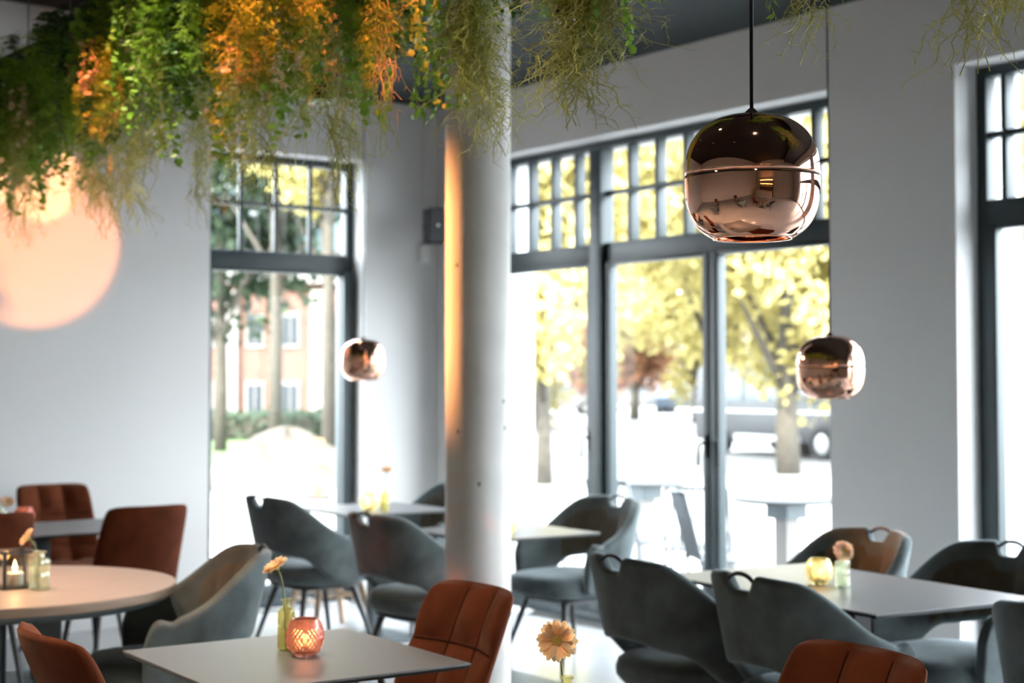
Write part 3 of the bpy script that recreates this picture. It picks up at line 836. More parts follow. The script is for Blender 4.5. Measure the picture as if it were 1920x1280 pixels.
def gerbera(base, head, normal, material, label, size=1.0, bend=0.012):
    """base: inside the vase bottom, head: middle of the bloom"""
    base = Vector(base); head = Vector(head); normal = Vector(normal).normalized()
    root = empty('gerbera', base, 0, label, 'flower', 'single gerberas in bottle vases')
    hl = head - base
    neck = hl - normal * 0.012 * size
    p0, p3 = Vector((0, 0, 0)), neck
    p1 = Vector((neck.x * 0.25 + bend, neck.y * 0.25, neck.z * 0.45)); p2 = neck - normal * 0.045 * size
    pts = []
    for k in range(13):
        t = k / 12
        pts.append(p0 * (1 - t) ** 3 + p1 * 3 * t * (1 - t) ** 2 + p2 * 3 * t * t * (1 - t) + p3 * t ** 3)
    MB().tube(pts, 0.0024, 7).build('stem', 'stem', root, smooth=True)
    q = normal.to_track_quat('Z', 'Y')
    mt = Matrix.Translation(hl) @ q.to_matrix().to_4x4() @ Matrix.Scale(size, 4)
    for nm, me in (('flower_eye', disc_mesh), ('sepal_cup', cup_mesh)):
        o = obj(nm, me, root); o.matrix_local = mt
    for ring, (n, sc_, dz, tilt) in enumerate(((22, 1.0, 0.0, -0.10), (20, 0.86, 0.0025, -0.28))):
        pm = petal_mesh(material, dz=0)
        for k in range(n):
            a = 2 * PI * (k + 0.5 * ring) / n + random.uniform(-0.05, 0.05)
            o = obj('petal', pm, root)
            o.matrix_local = mt @ Matrix.Translation((0, 0, dz)) @ Matrix.Rotation(a, 4, 'Z') @ Matrix.Rotation(tilt + random.uniform(-0.10, 0.10), 4, 'Y') @ Matrix.Scale(sc_ * random.uniform(0.94, 1.04), 4)
    return root
def candle_glass(loc, material, label, r=0.046, h=0.086, light=0.5):
    root = empty('candle_glass', loc, random.random(), label, 'candle holder', 'cut glass candle holders')
    mb = MB(); vs = []; fs = []
    rows, n = 11, 26
    def rad(t):                                   # bowl outline
        z = 0.004 + (h - 0.004) * t
        q = (t - 0.52) / 0.60
        return r * math.sqrt(max(0.05, 1 - q * q * 0.78)), z
    for i in range(rows + 1):
        R_, z = rad(i / rows)
        for k in range(2 * n):
            a = 2 * PI * k / (2 * n)
            bump = 1.0 + (0.055 if (k + i) % 2 == 0 else -0.045) * (1 if 0 < i < rows else 0)
            vs.append((R_ * bump * math.cos(a), R_ * bump * math.sin(a), z))
    m2 = 2 * n
    for i in range(rows):
        for k in range(m2):
            k2 = (k + 1) % m2
            a, b, c_, d_ = i * m2 + k, i * m2 + k2, (i + 1) * m2 + k2, (i + 1) * m2 + k
            if (k + i) % 2 == 0: fs += [(a, b, d_), (b, c_, d_)]
            else: fs += [(a, b, c_), (a, c_, d_)]
    mb.add(vs, fs)
    # inner wall and floor
    inner = [(rad(1)[0] - 0.004, h)] + [(rad(1 - i / 8)[0] - 0.005, max(0.010, rad(1 - i / 8)[1])) for i in range(1, 9)] + [(0.0, 0.010)]
    mb.lathe(inner, m2)
    mb.lathe([(rad(1)[0], h), (rad(1)[0] - 0.002, h + 0.002), (rad(1)[0] - 0.004, h)], m2)
    mb.lathe([(0, 0), (rad(0)[0] * 0.94, 0.0), (rad(0)[0], 0.004)], m2)
    mb.build('bowl', material, root)
    MB().lathe([(0, 0.011), (0.019, 0.011), (0.019, 0.026), (0.016, 0.027), (0, 0.0265)], 20).build('tealight', 'candle', root, smooth='auto')
    MB().lathe([(0, 0.028), (0.005, 0.031), (0.0065, 0.037), (0.004, 0.047), (0, 0.058)], 12).build('flame', 'flame', root, smooth=True)
    ld = bpy.data.lights.new('candle_light', 'POINT'); ld.energy = light * (0.08 if material == 'pinkglass' else 0.03); ld.color = (1, 0.5, 0.18); ld.shadow_soft_size = 0.012
    lo = bpy.data.objects.new('candle_light', ld); C.objects.link(lo); lo.parent = root; lo.location = (0, 0, 0.045)
    return root
def on_top(px, py, z=TZ):
    d = F_PX * (CAM.z - z) / (py - 711)
    return W((px - 960) / F_PX * d, d, z), d
def cam_dir(X, d, z): v = D(X, d); return (v.x, v.y, z)

p, d3 = on_top(540, 1214)
vase(p, 'bottleglass', 'fluted yellow glass bottle vase on the square front table')
gerbera(p + Vector((0, 0, 0.006)), at(520, 1060, d3), cam_dir(-0.45, -0.25, 0.85), 'petal', 'peach gerbera bending left over the square front table', 0.96, 0.0)
p, _ = on_top(575, 1224)
candle_glass(p, 'pinkglass', 'rose cut glass candle holder on the square front table', 0.0505, 0.098, 0.55)

p, d6 = on_top(1576, 1097)
vase(p, 'clearglass', 'clear square bottle vase on the long table', 0.115, 0.024, True)
gerbera(p + Vector((0, 0, 0.006)), at(1578, 1031, d6), cam_dir(0.10, -0.93, 0.35), 'petalpale', 'pale peach gerbera facing forward on the long table', 0.95, 0.0)
p, _ = on_top(1533, 1092)
candle_glass(p, 'amberglass', 'amber cut glass candle holder on the long table', 0.050, 0.092, 0.5)

p, d4 = on_top(722, 957)
vase(p, 'bottleglass', 'yellow bottle vase on the far corner table', 0.135, 0.0235)
gerbera(p + Vector((0, 0, 0.006)), at(726, 881, d4), cam_dir(0.05, -0.40, 0.9), 'petalpale', 'pale gerbera standing on the far corner table', 0.95, 0.0)
p, _ = on_top(694, 956)
candle_glass(p, 'amberglass', 'small amber candle holder on the far corner table', 0.054, 0.100, 0.5)
p, _ = on_top(950, 999)
candle_glass(p, 'amberglass', 'amber candle holder peeking out from behind the pillar', 0.050, 0.092, 0.4)

p, d1 = on_top(79, 1103)
vase(p, 'clearglass', 'pale green square bottle vase on the round wooden table', 0.138, 0.030, True)
gerbera(p + Vector((0, 0, 0.006)), at(56, 1006, d1), cam_dir(-0.70, -0.35, 0.55), 'petal', 'peach gerbera leaning left beside the black lantern', 0.92, 0.01)

p, d2 = on_top(49, 985)
candle_glass(p, 'pinkglass', 'rose candle holder on the grey table by the pale wall', 0.052, 0.095, 0.5)
p, d2 = on_top(5, 990)
vase(p, 'clearglass', 'pale bottle vase at the left edge on the table by the wall', 0.115, 0.024, True)
gerbera(p + Vector((0, 0, 0.006)), at(17, 940, d2), cam_dir(0.35, -0.5, 0.7), 'petalpale', 'pale gerbera at the left edge on the table by the wall', 0.95, 0.0)

v5 = W((1062 - 960) / F_PX * 3.2, 3.2, TZ)
vase(v5, 'bottleglass', 'yellow bottle vase whose rim shows at the bottom edge')
gerbera(v5 + Vector((0, 0, 0.006)), at(1044, 1197, 3.19), cam_dir(-0.12, -0.97, 0.22), 'petal', 'large sharp peach gerbera in the foreground at the bottom edge', 1.06, 0.0)

# lantern
p, dl = on_top(30, 1096)
p = W((33 - 960) / F_PX * 5.62, 5.62, TZ)
ln = empty('lantern', p, rot_to(0.62, -0.8), 'black metal lantern with glass and lit candle on the round table', 'lantern')
s_ = 0.058; hl = 0.125
MB().box(-0.068, 0.068, -0.068, 0.068, 0.0, 0.008).build('base', 'black', ln, bevel=0.002)
for x in (-1, 1):
    for y in (-1, 1):
        MB().box(x * s_ - 0.0055, x * s_ + 0.0055, y * s_ - 0.0055, y * s_ + 0.0055, 0.008, hl).build('post', 'black', ln, bevel=0.001)
    MB().box(x * s_ - 0.008, x * s_ + 0.008, -0.066, 0.066, hl, hl + 0.009).build('top_bar', 'black', ln, bevel=0.002)
    MB().box(-0.05, 0.05, x * s_ - 0.008, x * s_ + 0.008, hl, hl + 0.009).build('top_bar', 'black', ln, bevel=0.002)
    MB().box(x * (s_ - 0.004) - 0.001, x * (s_ - 0.004) + 0.001, -0.052, 0.052, 0.009, hl).build('pane', 'lampglass', ln)
    MB().box(-0.052, 0.052, x * (s_ - 0.004) - 0.001, x * (s_ - 0.004) + 0.001, 0.009, hl).build('pane', 'lampglass', ln)
MB().lathe([(0, 0.009), (0.030, 0.009), (0.030, 0.052), (0.027, 0.054), (0, 0.052)], 28).build('candle', 'candle', ln, smooth='auto')
MB().lathe([(0, 0.055), (0.006, 0.060), (0.0085, 0.070), (0.005, 0.085), (0, 0.100)], 12).build('flame', 'flame', ln, smooth=True)
ld = bpy.data.lights.new('lantern_light', 'POINT'); ld.energy = 0.12; ld.color = (1, 0.5, 0.18); ld.shadow_soft_size = 0.02
lo = bpy.data.objects.new('lantern_light', ld); C.objects.link(lo); lo.parent = ln; lo.location = (0, 0, 0.105)

# ------------------------------------------------------------------ hanging greenery
rg = random.Random(11)
def leaf_quad(mb, p, dirv, L, w, up=None):
    dirv = Vector(dirv).normalized()
    s = dirv.cross(Vector((rg.uniform(-1, 1), rg.uniform(-1, 1), rg.uniform(-1, 1))))
    if s.length < 1e-3: s = dirv.orthogonal()
    s.normalize()
    m = p + dirv * L * 0.5
    mb.add([p, m + s * w, p + dirv * L, m - s * w], [(0, 1, 2, 3)])
def strand_path(L, wob=0.02, n=14):
    x = y = 0.0; pts = []
    ax, ay = rg.uniform(-1, 1), rg.uniform(-1, 1)
    for k in range(n + 1):
        t = k / n
        pts.append(Vector((wob * (ax * math.sin(t * 4.2) + 0.3 * math.sin(t * 11 + ax)), wob * (ay * math.sin(t * 3.4) + 0.3 * math.cos(t * 9)), -L * t)))
    return pts
def along(pts, t):
    f = t * (len(pts) - 1); i = min(int(f), len(pts) - 2)
    return pts[i].lerp(pts[i + 1], f - i)
def fern_bunch(L=0.75, n=900):
    mb = MB()
    for b in range(5):
        pts = [p + Vector((rg.uniform(-.05, .05), rg.uniform(-.05, .05), 0)) for p in strand_path(L * rg.uniform(0.6, 1.0), 0.03)]
        off = pts[0] * 1
        mb.tube(pts, 0.0012, 3)
        for k in range(n // 5):
            t = rg.random() ** 0.8
            p = along(pts, t)
            a = rg.uniform(0, 2 * PI)
            reach = lerp(0.040, 0.014, t)
            q = p + Vector((math.cos(a), math.sin(a), 0)) * rg.uniform(0, reach)
            leaf_quad(mb, q, (math.cos(a) * 0.6, math.sin(a) * 0.6, rg.uniform(-1.6, -0.1)), rg.uniform(0.018, 0.040), rg.uniform(0.0012, 0.0026))
    return mb
def coin_bunch(L=0.7, strands=4, r=0.012):
    mb = MB()
    for b in range(strands):
        ox, oy = rg.uniform(-.045, .045), rg.uniform(-.045, .045)
        pts = [p + Vector((ox, oy, 0)) for p in strand_path(L * rg.uniform(0.55, 1.0), 0.035)]
        mb.tube(pts, 0.0011, 3)
        n = int(L * 62)
        for k in range(n):
            t = (k + rg.random() * 0.6) / n
            p = along(pts, min(1, t)); a = rg.uniform(0, 2 * PI)
            c = p + Vector((math.cos(a), math.sin(a), rg.uniform(-.4, .3))) * rg.uniform(0.006, 0.018)
            nrm = Vector((rg.uniform(-1, 1), rg.uniform(-1, 1), rg.uniform(-.5, 1))).normalized()
            u = nrm.orthogonal().normalized(); v = nrm.cross(u); rr = r * rg.uniform(0.75, 1.2)
            mb.add([c + (u * math.cos(q * PI / 3) + v * math.sin(q * PI / 3)) * rr for q in range(6)], [(0, 1, 2, 3, 4, 5)])
    return mb
def moss_bunch(L=0.6, n=58):
    mb = MB()
    for b in range(n):
        p = Vector((rg.uniform(-.025, .025), rg.uniform(-.025, .025), -rg.uniform(0, 0.75) * L))
        ln_ = rg.uniform(0.08, 0.28) * L / 0.6
        a = rg.uniform(0, 2 * PI); dirv = Vector((math.cos(a) * .8, math.sin(a) * .8, -0.5))
        pts = [p.copy()]
        seg = 11
        w1 = rg.uniform(1.5, 4); ph = rg.uniform(0, 6)
        for k in range(seg):
            dirv += Vector((rg.uniform(-.55, .55), rg.uniform(-.55, .55), rg.uniform(-.55, .30)))
            dirv += -Vector((p.x, p.y, 0)) * 2.2
            dirv.normalize()
            p = p + dirv * ln_ / seg
            pts.append(p.copy())
        mb.tube(pts, [lerp(0.0016, 0.0007, k / seg) for k in range(seg + 1)], 3, caps=False)
        for k in range(3, seg, 2):
            q = pts[k]; dv = Vector((rg.uniform(-1, 1), rg.uniform(-1, 1), rg.uniform(-.8, .5))).normalized()
            mid = q + dv * 0.016 + Vector((0, 0, 0.003))
            mb.tube([q, mid, mid + (dv + Vector((rg.uniform(-.9, .9), rg.uniform(-.9, .9), -.6))).normalized() * 0.014], [0.001, 0.0009, 0.0005], 3, caps=False)
    for b in range(3):
        pts = strand_path(L, 0.03, 16)
        mb.tube([p_ + Vector((rg.uniform(-.012, .012), rg.uniform(-.012, .012), 0)) for p_ in pts], 0.0012, 3)
    return mb
def leafy_bunch(L=0.55, strands=4, ll=0.045, lw=0.011, dens=55):
    mb = MB()
    for b in range(strands):
        ox, oy = rg.uniform(-.05, .05), rg.uniform(-.05, .05)
        pts = [p + Vector((ox, oy, 0)) for p in strand_path(L * rg.uniform(0.55, 1.0), 0.03)]
        mb.tube(pts, 0.0013, 3)
        for k in range(int(L * dens)):
            p = along(pts, rg.random()); a = rg.uniform(0, 2 * PI)
            dirv = Vector((math.cos(a), math.sin(a), rg.uniform(-1.2, 0.1))).normalized()
            s = dirv.cross(Vector((0, 0, 1))).normalized(); L1 = ll * rg.uniform(0.6, 1.1)
            up = s.cross(dirv) * 0.005
            mb.add([p, p + dirv * L1 * 0.35 + s * lw * 0.9 + up, p + dirv * L1 * 0.7 + s * lw * 0.7, p + dirv * L1, p + dirv * L1 * 0.7 - s * lw * 0.7, p + dirv * L1 * 0.35 - s * lw * 0.9 + up, p + dirv * L1 * 0.5],
                   [(0, 1, 6), (1, 2, 6), (2, 3, 6), (3, 4, 6), (4, 5, 6), (5, 0, 6)])
    return mb
KIND = dict(
    fern=[fern_bunch().mesh('fern_strand', 'fern') for _ in range(5)],
    coin=[coin_bunch().mesh('round_leaf_vine', 'coin') for _ in range(4)],
    moss=[moss_bunch().mesh('moss_strand', 'moss') for _ in range(5)],
    dark=[leafy_bunch().mesh('leafy_vine', 'dark') for _ in range(3)],
    cream=[leafy_bunch(0.35, 3, 0.04, 0.013, 45).mesh('cream_leaf_sprig', 'cream') for _ in range(2)],
)
NAMES = dict(fern='fern_strand', coin='round_leaf_vine', moss='moss_strand', dark='leafy_vine', cream='cream_leaf_sprig')
P0, P1 = Vector((-2.16, 6.62)), Vector((1.30, 2.24))
gax = (P1 - P0).normalized(); gpe = Vector((gax.y, -gax.x))
ZF = 2.83
gr = empty('hanging_greenery', W(P0.x, P0.y, ZF), 0, 'long hanging planter of trailing green vines and moss under the ceiling', 'hanging plants')
glen = (P1 - P0).length
def gloc(s, lat, z):
    q = P0 + gax * (s * glen) + gpe * lat
    return W(q.x, q.y, z) - gr.location
# carrying frame: two rails, cross bars, steel cables to the ceiling
for lat in (-0.11, 0.11):
    MB().tube([gloc(0.03, lat, ZF), gloc(1, lat, ZF)], 0.010, 8).build('rail', 'black', gr)
for k in range(12):
    s = 0.03 + 0.97 * k / 11
    MB().tube([gloc(s, -0.11, ZF), gloc(s, 0.11, ZF)], 0.007, 6).build('cross_bar', 'black', gr)
for s in (0.035, 0.115, 0.33, 0.55, 0.77, 0.97):
    MB().tube([gloc(s, 0.0 if s > 0.1 else 0.0, ZF), gloc(s, 0.0, ZH)], 0.0028, 6).build('cable', 'steelblue', gr)
def hang(kind, s, lat, z=ZF, k=1.0, wide=1.0):
    o = obj(NAMES[kind], rg.choice(KIND[kind]), gr)
    o.location = gloc(s, lat, z); o.rotation_euler = (rg.uniform(-.05, .05), rg.uniform(-.05, .05), rg.uniform(0, 2 * PI))
    o.scale = (wide, wide, k)
    return o
def curtain(n, s0, s1, latr=0.17):
    for i in range(n):
        s = s0 + (s1 - s0) * (i + rg.random()) / n
        kind = rg.choices(['fern', 'coin', 'dark', 'cream'], [0.54, 0.28, 0.13, 0.05])[0]
        k = {'fern': rg.uniform(0.42, 0.74), 'coin': rg.uniform(0.5, 0.95), 'dark': rg.uniform(0.6, 0.95), 'cream': rg.uniform(0.7, 1.0)}[kind]
        if kind == 'cream': hang(kind, s, rg.uniform(0.02, latr), ZF - rg.uniform(0.02, 0.25), k)
        else: hang(kind, s, rg.uniform(-latr, latr), ZF + rg.uniform(-0.02, 0.03), k, rg.uniform(1.0, 1.35))
curtain(10, 0.0, 0.04); curtain(98, 0.0, 0.40)                          # the dense far half, then thinner clumps towards the pillar
curtain(9, 0.405, 0.432); curtain(10, 0.455, 0.482); curtain(16, 0.50, 0.55)
hang('coin', 0.557, 0.0, ZF, 0.75, 0.8); hang('coin', 0.566, 0.05, ZF, 0.95, 0.8)
for i in range(22):                              # pale moss tails below it
    s = 0.03 + 0.51 * (i + rg.random()) / 22
    hang('moss', s, rg.uniform(-0.15, 0.15), ZF - rg.uniform(0.15, 0.30), rg.uniform(0.65, 0.95), rg.uniform(0.7, 1.0))
for s, lat, z, k in ((0.075, 0.1, 2.62, 0.98), (0.16, -0.05, 2.55, 0.85), (0.25, 0.05, 2.5, 0.8)):
    hang('moss', s, lat, z, k, 0.9)
for i in range(40):                              # small tufts that cover the rails
    hang(rg.choice(['fern', 'fern', 'dark']), 0.04 + 0.51 * i / 39, rg.choice([-0.12, 0.12]) + rg.uniform(-.03, .03), ZF + 0.05, 0.30, 1.3)
def s_of(px):                                    # where along the planter a given bearing lies
    k = (px - 960) / F_PX
    a = P0.x - k * P0.y; b = (gax.x - k * gax.y) * glen
    return -a / b
def bottom(px, y):                               # height of a point seen at image height y on the planter
    d = P0.y + gax.y * glen * s_of(px)
    return CAM.z + (711 - y) / F_PX * d
# clusters over the pillar and towards the right
for px, y, kind, w_ in ((868, 120, 'fern', 1.0), (845, 160, 'coin', 0.9), (880, 60, 'fern', 1.2), (905, 20, 'fern', 1.0), (885, 290, 'moss', 1.0), (880, 250, 'moss', 1.1), (890, 200, 'moss', 1.0), (872, 170, 'moss', 0.9), (895, 225, 'moss', 0.8), (878, 130, 'moss', 1.0), (888, 270, 'moss', 0.7), (870, 40, 'cream', 0.9),
                         (950, 55, 'dark', 0.7), (935, 30, 'dark', 0.7),
                         (1030, 20, 'fern', 1.0), (1085, 240, 'moss', 1.3), (1070, 215, 'moss', 1.3), (1110, 205, 'moss', 1.2), (1090, 150, 'moss', 1.4), (1100, 120, 'moss', 1.3), (1078, 180, 'moss', 1.1), (1095, 90, 'moss', 1.2), (1160, 95, 'coin', 0.75), (1130, 45, 'coin', 0.8), (1075, -10, 'fern', 1.1), (1120, -5, 'fern', 1.0), (1010, 12, 'fern', 0.9),
                         (1238, 22, 'fern', 0.6), (1488, 112, 'moss', 0.85), (1482, 40, 'moss', 0.9), (1478, 20, 'fern', 0.6), (1842, 138, 'moss', 1.0), (1835, 60, 'moss', 0.9), (1870, 70, 'moss', 1.0), (1905, 25, 'moss', 0.9)):
    L = {'fern': 0.72, 'coin': 0.68, 'moss': 0.60, 'dark': 0.52, 'cream': 0.33}[kind]
    zb = bottom(px, y)
    k = 0.62 if kind in ('moss', 'cream') else max(0.4, (ZF - zb) / L)
    hang(kind, s_of(px), rg.uniform(-0.05, 0.05), min(ZF, zb + L * k), k if zb + L * k <= ZF + 0.01 else (ZF - zb) / L, w_)
for s in (0.63, 0.69, 0.8, 0.88, 0.93):          # sparse tufts on the frame, above the picture
    for q in range(4): hang(rg.choice(['fern', 'dark']), s + rg.uniform(-.02, .02), rg.uniform(-.12, .12), ZF + 0.02, 0.42, 1.1)

# ------------------------------------------------------------------ outside
struct(MB().box(-4.5, -WT, -4.5, RY, -0.25, -0.06).build('terrace', 'paving'), 'bright paved terrace outside the tall windows')
struct(MB().box(-WT, RX, -4.5, -WT, -0.25, -0.06).build('path', 'paving'), 'bright paving outside the glazed door')
struct(MB().box(-160, 60, -160, 60, -0.5, -0.12).build('street', 'asphalt'), 'sunlit street beyond the windows')
def outdoor_chair(loc, rz, label):
    root = empty('terrace_chair', loc, rz, label, 'outdoor chair', 'white slatted terrace chairs')
    for sx in (-1, 1):
        MB().tube([(sx * 0.21, -0.20, 0), (sx * 0.21, -0.22, 0.44), (sx * 0.20, -0.33, 0.86)], 0.012, 8).build('back_post', 'outwhite', root, smooth=True)
        MB().tube([(sx * 0.21, 0.22, 0), (sx * 0.21, 0.21, 0.44)], 0.012, 8).build('front_leg', 'outwhite', root, smooth=True)
        MB().tube([(sx * 0.21, -0.24, 0.44), (sx * 0.21, 0.22, 0.45)], 0.012, 8).build('seat_rail', 'outwhite', root, smooth=True)
    MB().tube([(-0.20, -0.33, 0.86), (0.20, -0.33, 0.86)], 0.013, 8).build('top_rail', 'outwhite', root, smooth=True)
    for k in range(8):
        x = -0.155 + 0.31 * k / 7
        MB().tube([(x, -0.23, 0.45), (x, -0.325, 0.85)], 0.007, 6).build('slat', 'outwhite', root, smooth=True)
    for k in range(7):
        y = -0.19 + 0.38 * k / 6
        MB().box(-0.205, 0.205, y - 0.02, y + 0.02, 0.445, 0.457).build('seat_slat', 'outwhite', root, bevel=0.003)
    return root
oc = outdoor_chair(W(0.27, 11.5, -0.06), rot_to(0.9, 0.35), 'white slatted terrace chair outside, just right of the pillar')
dup(oc, W(0.90, 10.95, -0.06), rot_to(0.75, 0.65), 'white slatted terrace chair outside, behind the grey armchair right of the pillar')
dup(oc, W(1.25, 10.30, -0.06), rot_to(0.2, 0.98), 'white slatted terrace chair outside, left of the handled window post')
dup(oc, W(1.36, 9.72, -0.06), rot_to(0.98, 0.1), 'white slatted terrace chair outside, right of the handled window post')
def outdoor_table(loc, label, r=0.36):
    root = empty('terrace_table', loc, 0, label, 'outdoor table', 'round terrace tables')
    MB().lathe([(0, 0.715), (r - 0.01, 0.715), (r, 0.722), (r, 0.738), (0, 0.742)], 48).build('table_top', 'terracetop', root, smooth='auto')
    MB().box(-0.06, 0.06, -0.06, 0.06, 0.03, 0.715).build('column', 'stone', root, bevel=0.006)
    MB().box(-0.10, 0.10, -0.10, 0.10, 0.60, 0.715).build('top_bracket', 'steelblue', root, bevel=0.006)
    MB().lathe([(0, 0), (0.24, 0), (0.24, 0.02), (0, 0.035)], 32).build('base', 'stone', root, smooth='auto')
outdoor_table(W(1.90, 10.75, -0.06), 'round white terrace table outside the right leaf of the tall window', 0.37)
outdoor_table(W(1.07, 12.5, -0.06), 'round white terrace table farther out in the middle of the window', 0.33)
# pale lattice block on the terrace
pb = empty('planter_box', W(1.62, 12.1, -0.06), rot_to(0.6, 0.8), 'small grey planter box outside behind the terrace table', 'planter')
MB().lathe([(0, 0), (0.11, 0), (0.13, 0.36), (0.135, 0.37), (0.115, 0.37), (0.11, 0.34), (0, 0.34)], 4, sx=1, sy=1).build('box', 'stone', pb)

# trees
def crown_mesh(name, material, R, H, n, size, seed):
    r_ = random.Random(seed); mb = MB()
    blobs = []
    for k in range(26):
        while True:
            v = Vector((r_.uniform(-1, 1), r_.uniform(-1, 1), r_.uniform(-1, 1)))
            if v.length < 1: break
        blobs.append((Vector((v.x * R * 0.8, v.y * R * 0.8, v.z * H * 0.85)), r_.uniform(0.22, 0.42) * R))
    for k in range(n):
        c, br = r_.choice(blobs)
        v = Vector((r_.gauss(0, 1), r_.gauss(0, 1), r_.gauss(0, 1))).normalized() * br * r_.uniform(0.55, 1.05)
        p = c + v
        a = Vector((r_.uniform(-1, 1), r_.uniform(-1, 1), r_.uniform(-1, .4))).normalized(); b = a.orthogonal().normalized()
        b = (b * math.cos(r_.uniform(0, 6)) + a.cross(b) * math.sin(r_.uniform(0, 6))).normalized()
        L = size * r_.uniform(0.7, 1.3)
        mb.add([p, p + a * L * .5 + b * L * .38, p + a * L, p + a * L * .5 - b * L * .38], [(0, 1, 2, 3)])
    return mb.mesh(name, material)
CR = dict(y=[crown_mesh('crown', 'yleaf', 2.3, 2.5, 5200, 0.19, 31), crown_mesh('crown', 'yleaf', 2.4, 2.6, 5200, 0.19, 32)],
          o=[crown_mesh('crown', 'oleaf', 2.2, 2.3, 4200, 0.22, 33)],
          g=[crown_mesh('crown', 'gleaf', 2.4, 2.4, 6500, 0.20, 34), crown_mesh('crown', 'gleaf', 2.5, 2.3, 6500, 0.20, 35)])
rt_ = random.Random(5)
def tree(X, d, kind, label, h=2.3, tr=0.13, crown_z=4.3, sc_=1.0, crowns=1, lean=0.0):
    root = empty('street_tree', W(X, d, -0.12), rt_.uniform(0, 6), label, 'tree', 'street trees outside')
    pts = [(0, 0, 0), (0.02, 0.01, h * 0.5), (lean * 0.5, 0.02, h), (lean, 0, crown_z)]
    MB().tube(pts, [tr * 1.15, tr, tr * 0.85, tr * 0.4], 10).build('trunk', 'bark', root, smooth=True)
    for k in range(5):
        a = k * 1.26 + rt_.random(); z0 = h * rt_.uniform(0.75, 1.15)
        MB().tube([(lean * z0 / crown_z, 0, z0), (0.5 * math.cos(a), 0.5 * math.sin(a), z0 + 0.7), (1.2 * math.cos(a), 1.2 * math.sin(a), z0 + 1.7)], [tr * 0.5, tr * 0.35, tr * 0.12], 6).build('branch', 'bark', root, smooth=True)
    for k in range(crowns):
        o = obj('crown', rt_.choice(CR[kind]), root)
        o.location = (lean + rt_.uniform(-.4, .4) * (k > 0), rt_.uniform(-.4, .4) * (k > 0), crown_z + (2.6 if crowns < 3 else 1.7) * k * sc_); o.scale = (sc_,) * 3; o.rotation_euler = (0, 0, rt_.uniform(0, 6))
    return root
tree(0.50, 24.0, 'y', 'yellow leaved street tree whose trunk stands just right of the pillar', 1.6, 0.12, 3.9, 0.95, 3)
tree(4.72, 26.5, 'y', 'yellow leaved street tree in front of the dark van', 1.7, 0.19, 3.9, 1.05, 3)
tree(4.0, 31.0, 'y', 'yellow street tree filling the middle pane of the tall window', 2.6, 0.15, 4.6, 1.1, 3)
tree(2.48, 43.0, 'y', 'yellow street tree farther back in the middle of the window', 2.6, 0.16, 5.4, 1.15, 2)
tree(6.3, 33.0, 'y', 'yellow street tree behind the van', 2.7, 0.16, 5.2, 1.15, 2)
tree(8.6, 29.0, 'y', 'yellow street tree hidden behind the grey wall pier', 2.6, 0.15, 4.8, 1.1, 2)
tree(-0.9, 30.0, 'y', 'yellow street tree hidden behind the pillar', 2.6, 0.15, 5.0, 1.1, 2)
tree(4.9, 62.0, 'o', 'reddish autumn tree far away in the middle pane', 2.0, 0.2, 3.4, 1.1, 1)
tree(1.0, 52.0, 'y', 'far yellow tree behind the left leaf of the tall window', 1.6, 0.18, 3.8, 1.4, 3)
tree(6.9, 58.0, 'y', 'far yellow tree behind the right edge of the middle pane', 1.6, 0.18, 3.9, 1.3, 3)
tree(3.6, 68.0, 'o', 'farther reddish autumn tree behind the main window post', 1.6, 0.2, 3.4, 1.2, 2)
tree(11.0, 55.0, 'y', 'far yellow tree behind the van', 2.6, 0.18, 5.0, 1.3, 2)
tree(-4.75, 31.0, 'g', 'dark green tree with pale trunk in the middle of the glazed door', 4.6, 0.13, 7.4, 0.95, 1)
tree(-3.55, 30.5, 'g', 'dark green tree at the right edge of the glazed door', 4.2, 0.11, 6.9, 0.95, 1, -0.3)
tree(-6.4, 34.0, 'g', 'dark green tree at the left edge of the glazed door', 2.8, 0.14, 5.4, 1.2, 1)
tree(-3.2, 27.0, 'y', 'yellow tree showing in the top right door panes', 4.4, 0.10, 6.4, 0.75, 1)
# hedge, lawn, sand heap and barrier seen through the glazed door
lz = W(-5.6, 36)
lw = empty('lawn', W(-5.2, 33.0, -0.12), rot_to(0, 1)); struct(lw, 'strip of green lawn beyond the street')
MB().box(-9, 5, -5.5, 9, 0, 0.05).build('grass_surface', 'grass', lw)
hg = empty('hedge', W(-5.6, 40.5, -0.1), rot_to(0, 1), 'low dark green hedge in front of the brick building', 'hedge')
mb = MB(); r_ = random.Random(3)
for k in range(5000):
    p = Vector((r_.uniform(-5, 4), r_.uniform(-.4, .4), r_.uniform(0, 0.75)))
    a = Vector((r_.uniform(-1, 1), r_.uniform(-1, 1), r_.uniform(-.5, 1))).normalized(); b = a.orthogonal().normalized(); L = 0.14
    mb.add([p, p + a * L * .5 + b * L * .4, p + a * L, p + a * L * .5 - b * L * .4], [(0, 1, 2, 3)])
mb.build('foliage', 'gleaf', hg)
MB().box(-5, 4, -0.3, 0.3, 0, 0.6).build('core', 'bark', hg)
sh = empty('sand_heap', W(-3.55, 24.5, -0.12), 0, 'pale heap of sand outside the glazed door', 'sand heap')
mb = MB(); nr, na = 12, 40; r_ = random.Random(8)
vs = []
for i in range(nr + 1):
    for k in range(na):
        a = 2 * PI * k / na; q = i / nr
        rr = q * (1.95 + 0.3 * math.sin(a * 2 + 1) + 0.15 * math.sin(a * 5))
        z = 0.82 * math.exp(-2.6 * q * q) * (1 + 0.08 * math.sin(a * 3 + q * 6)) - 0.07 * q + r_.uniform(-.025, .025) * (0 < i < nr)
        vs.append((rr * math.cos(a), rr * math.sin(a), max(z, 0.0 if i < nr else -0.01)))
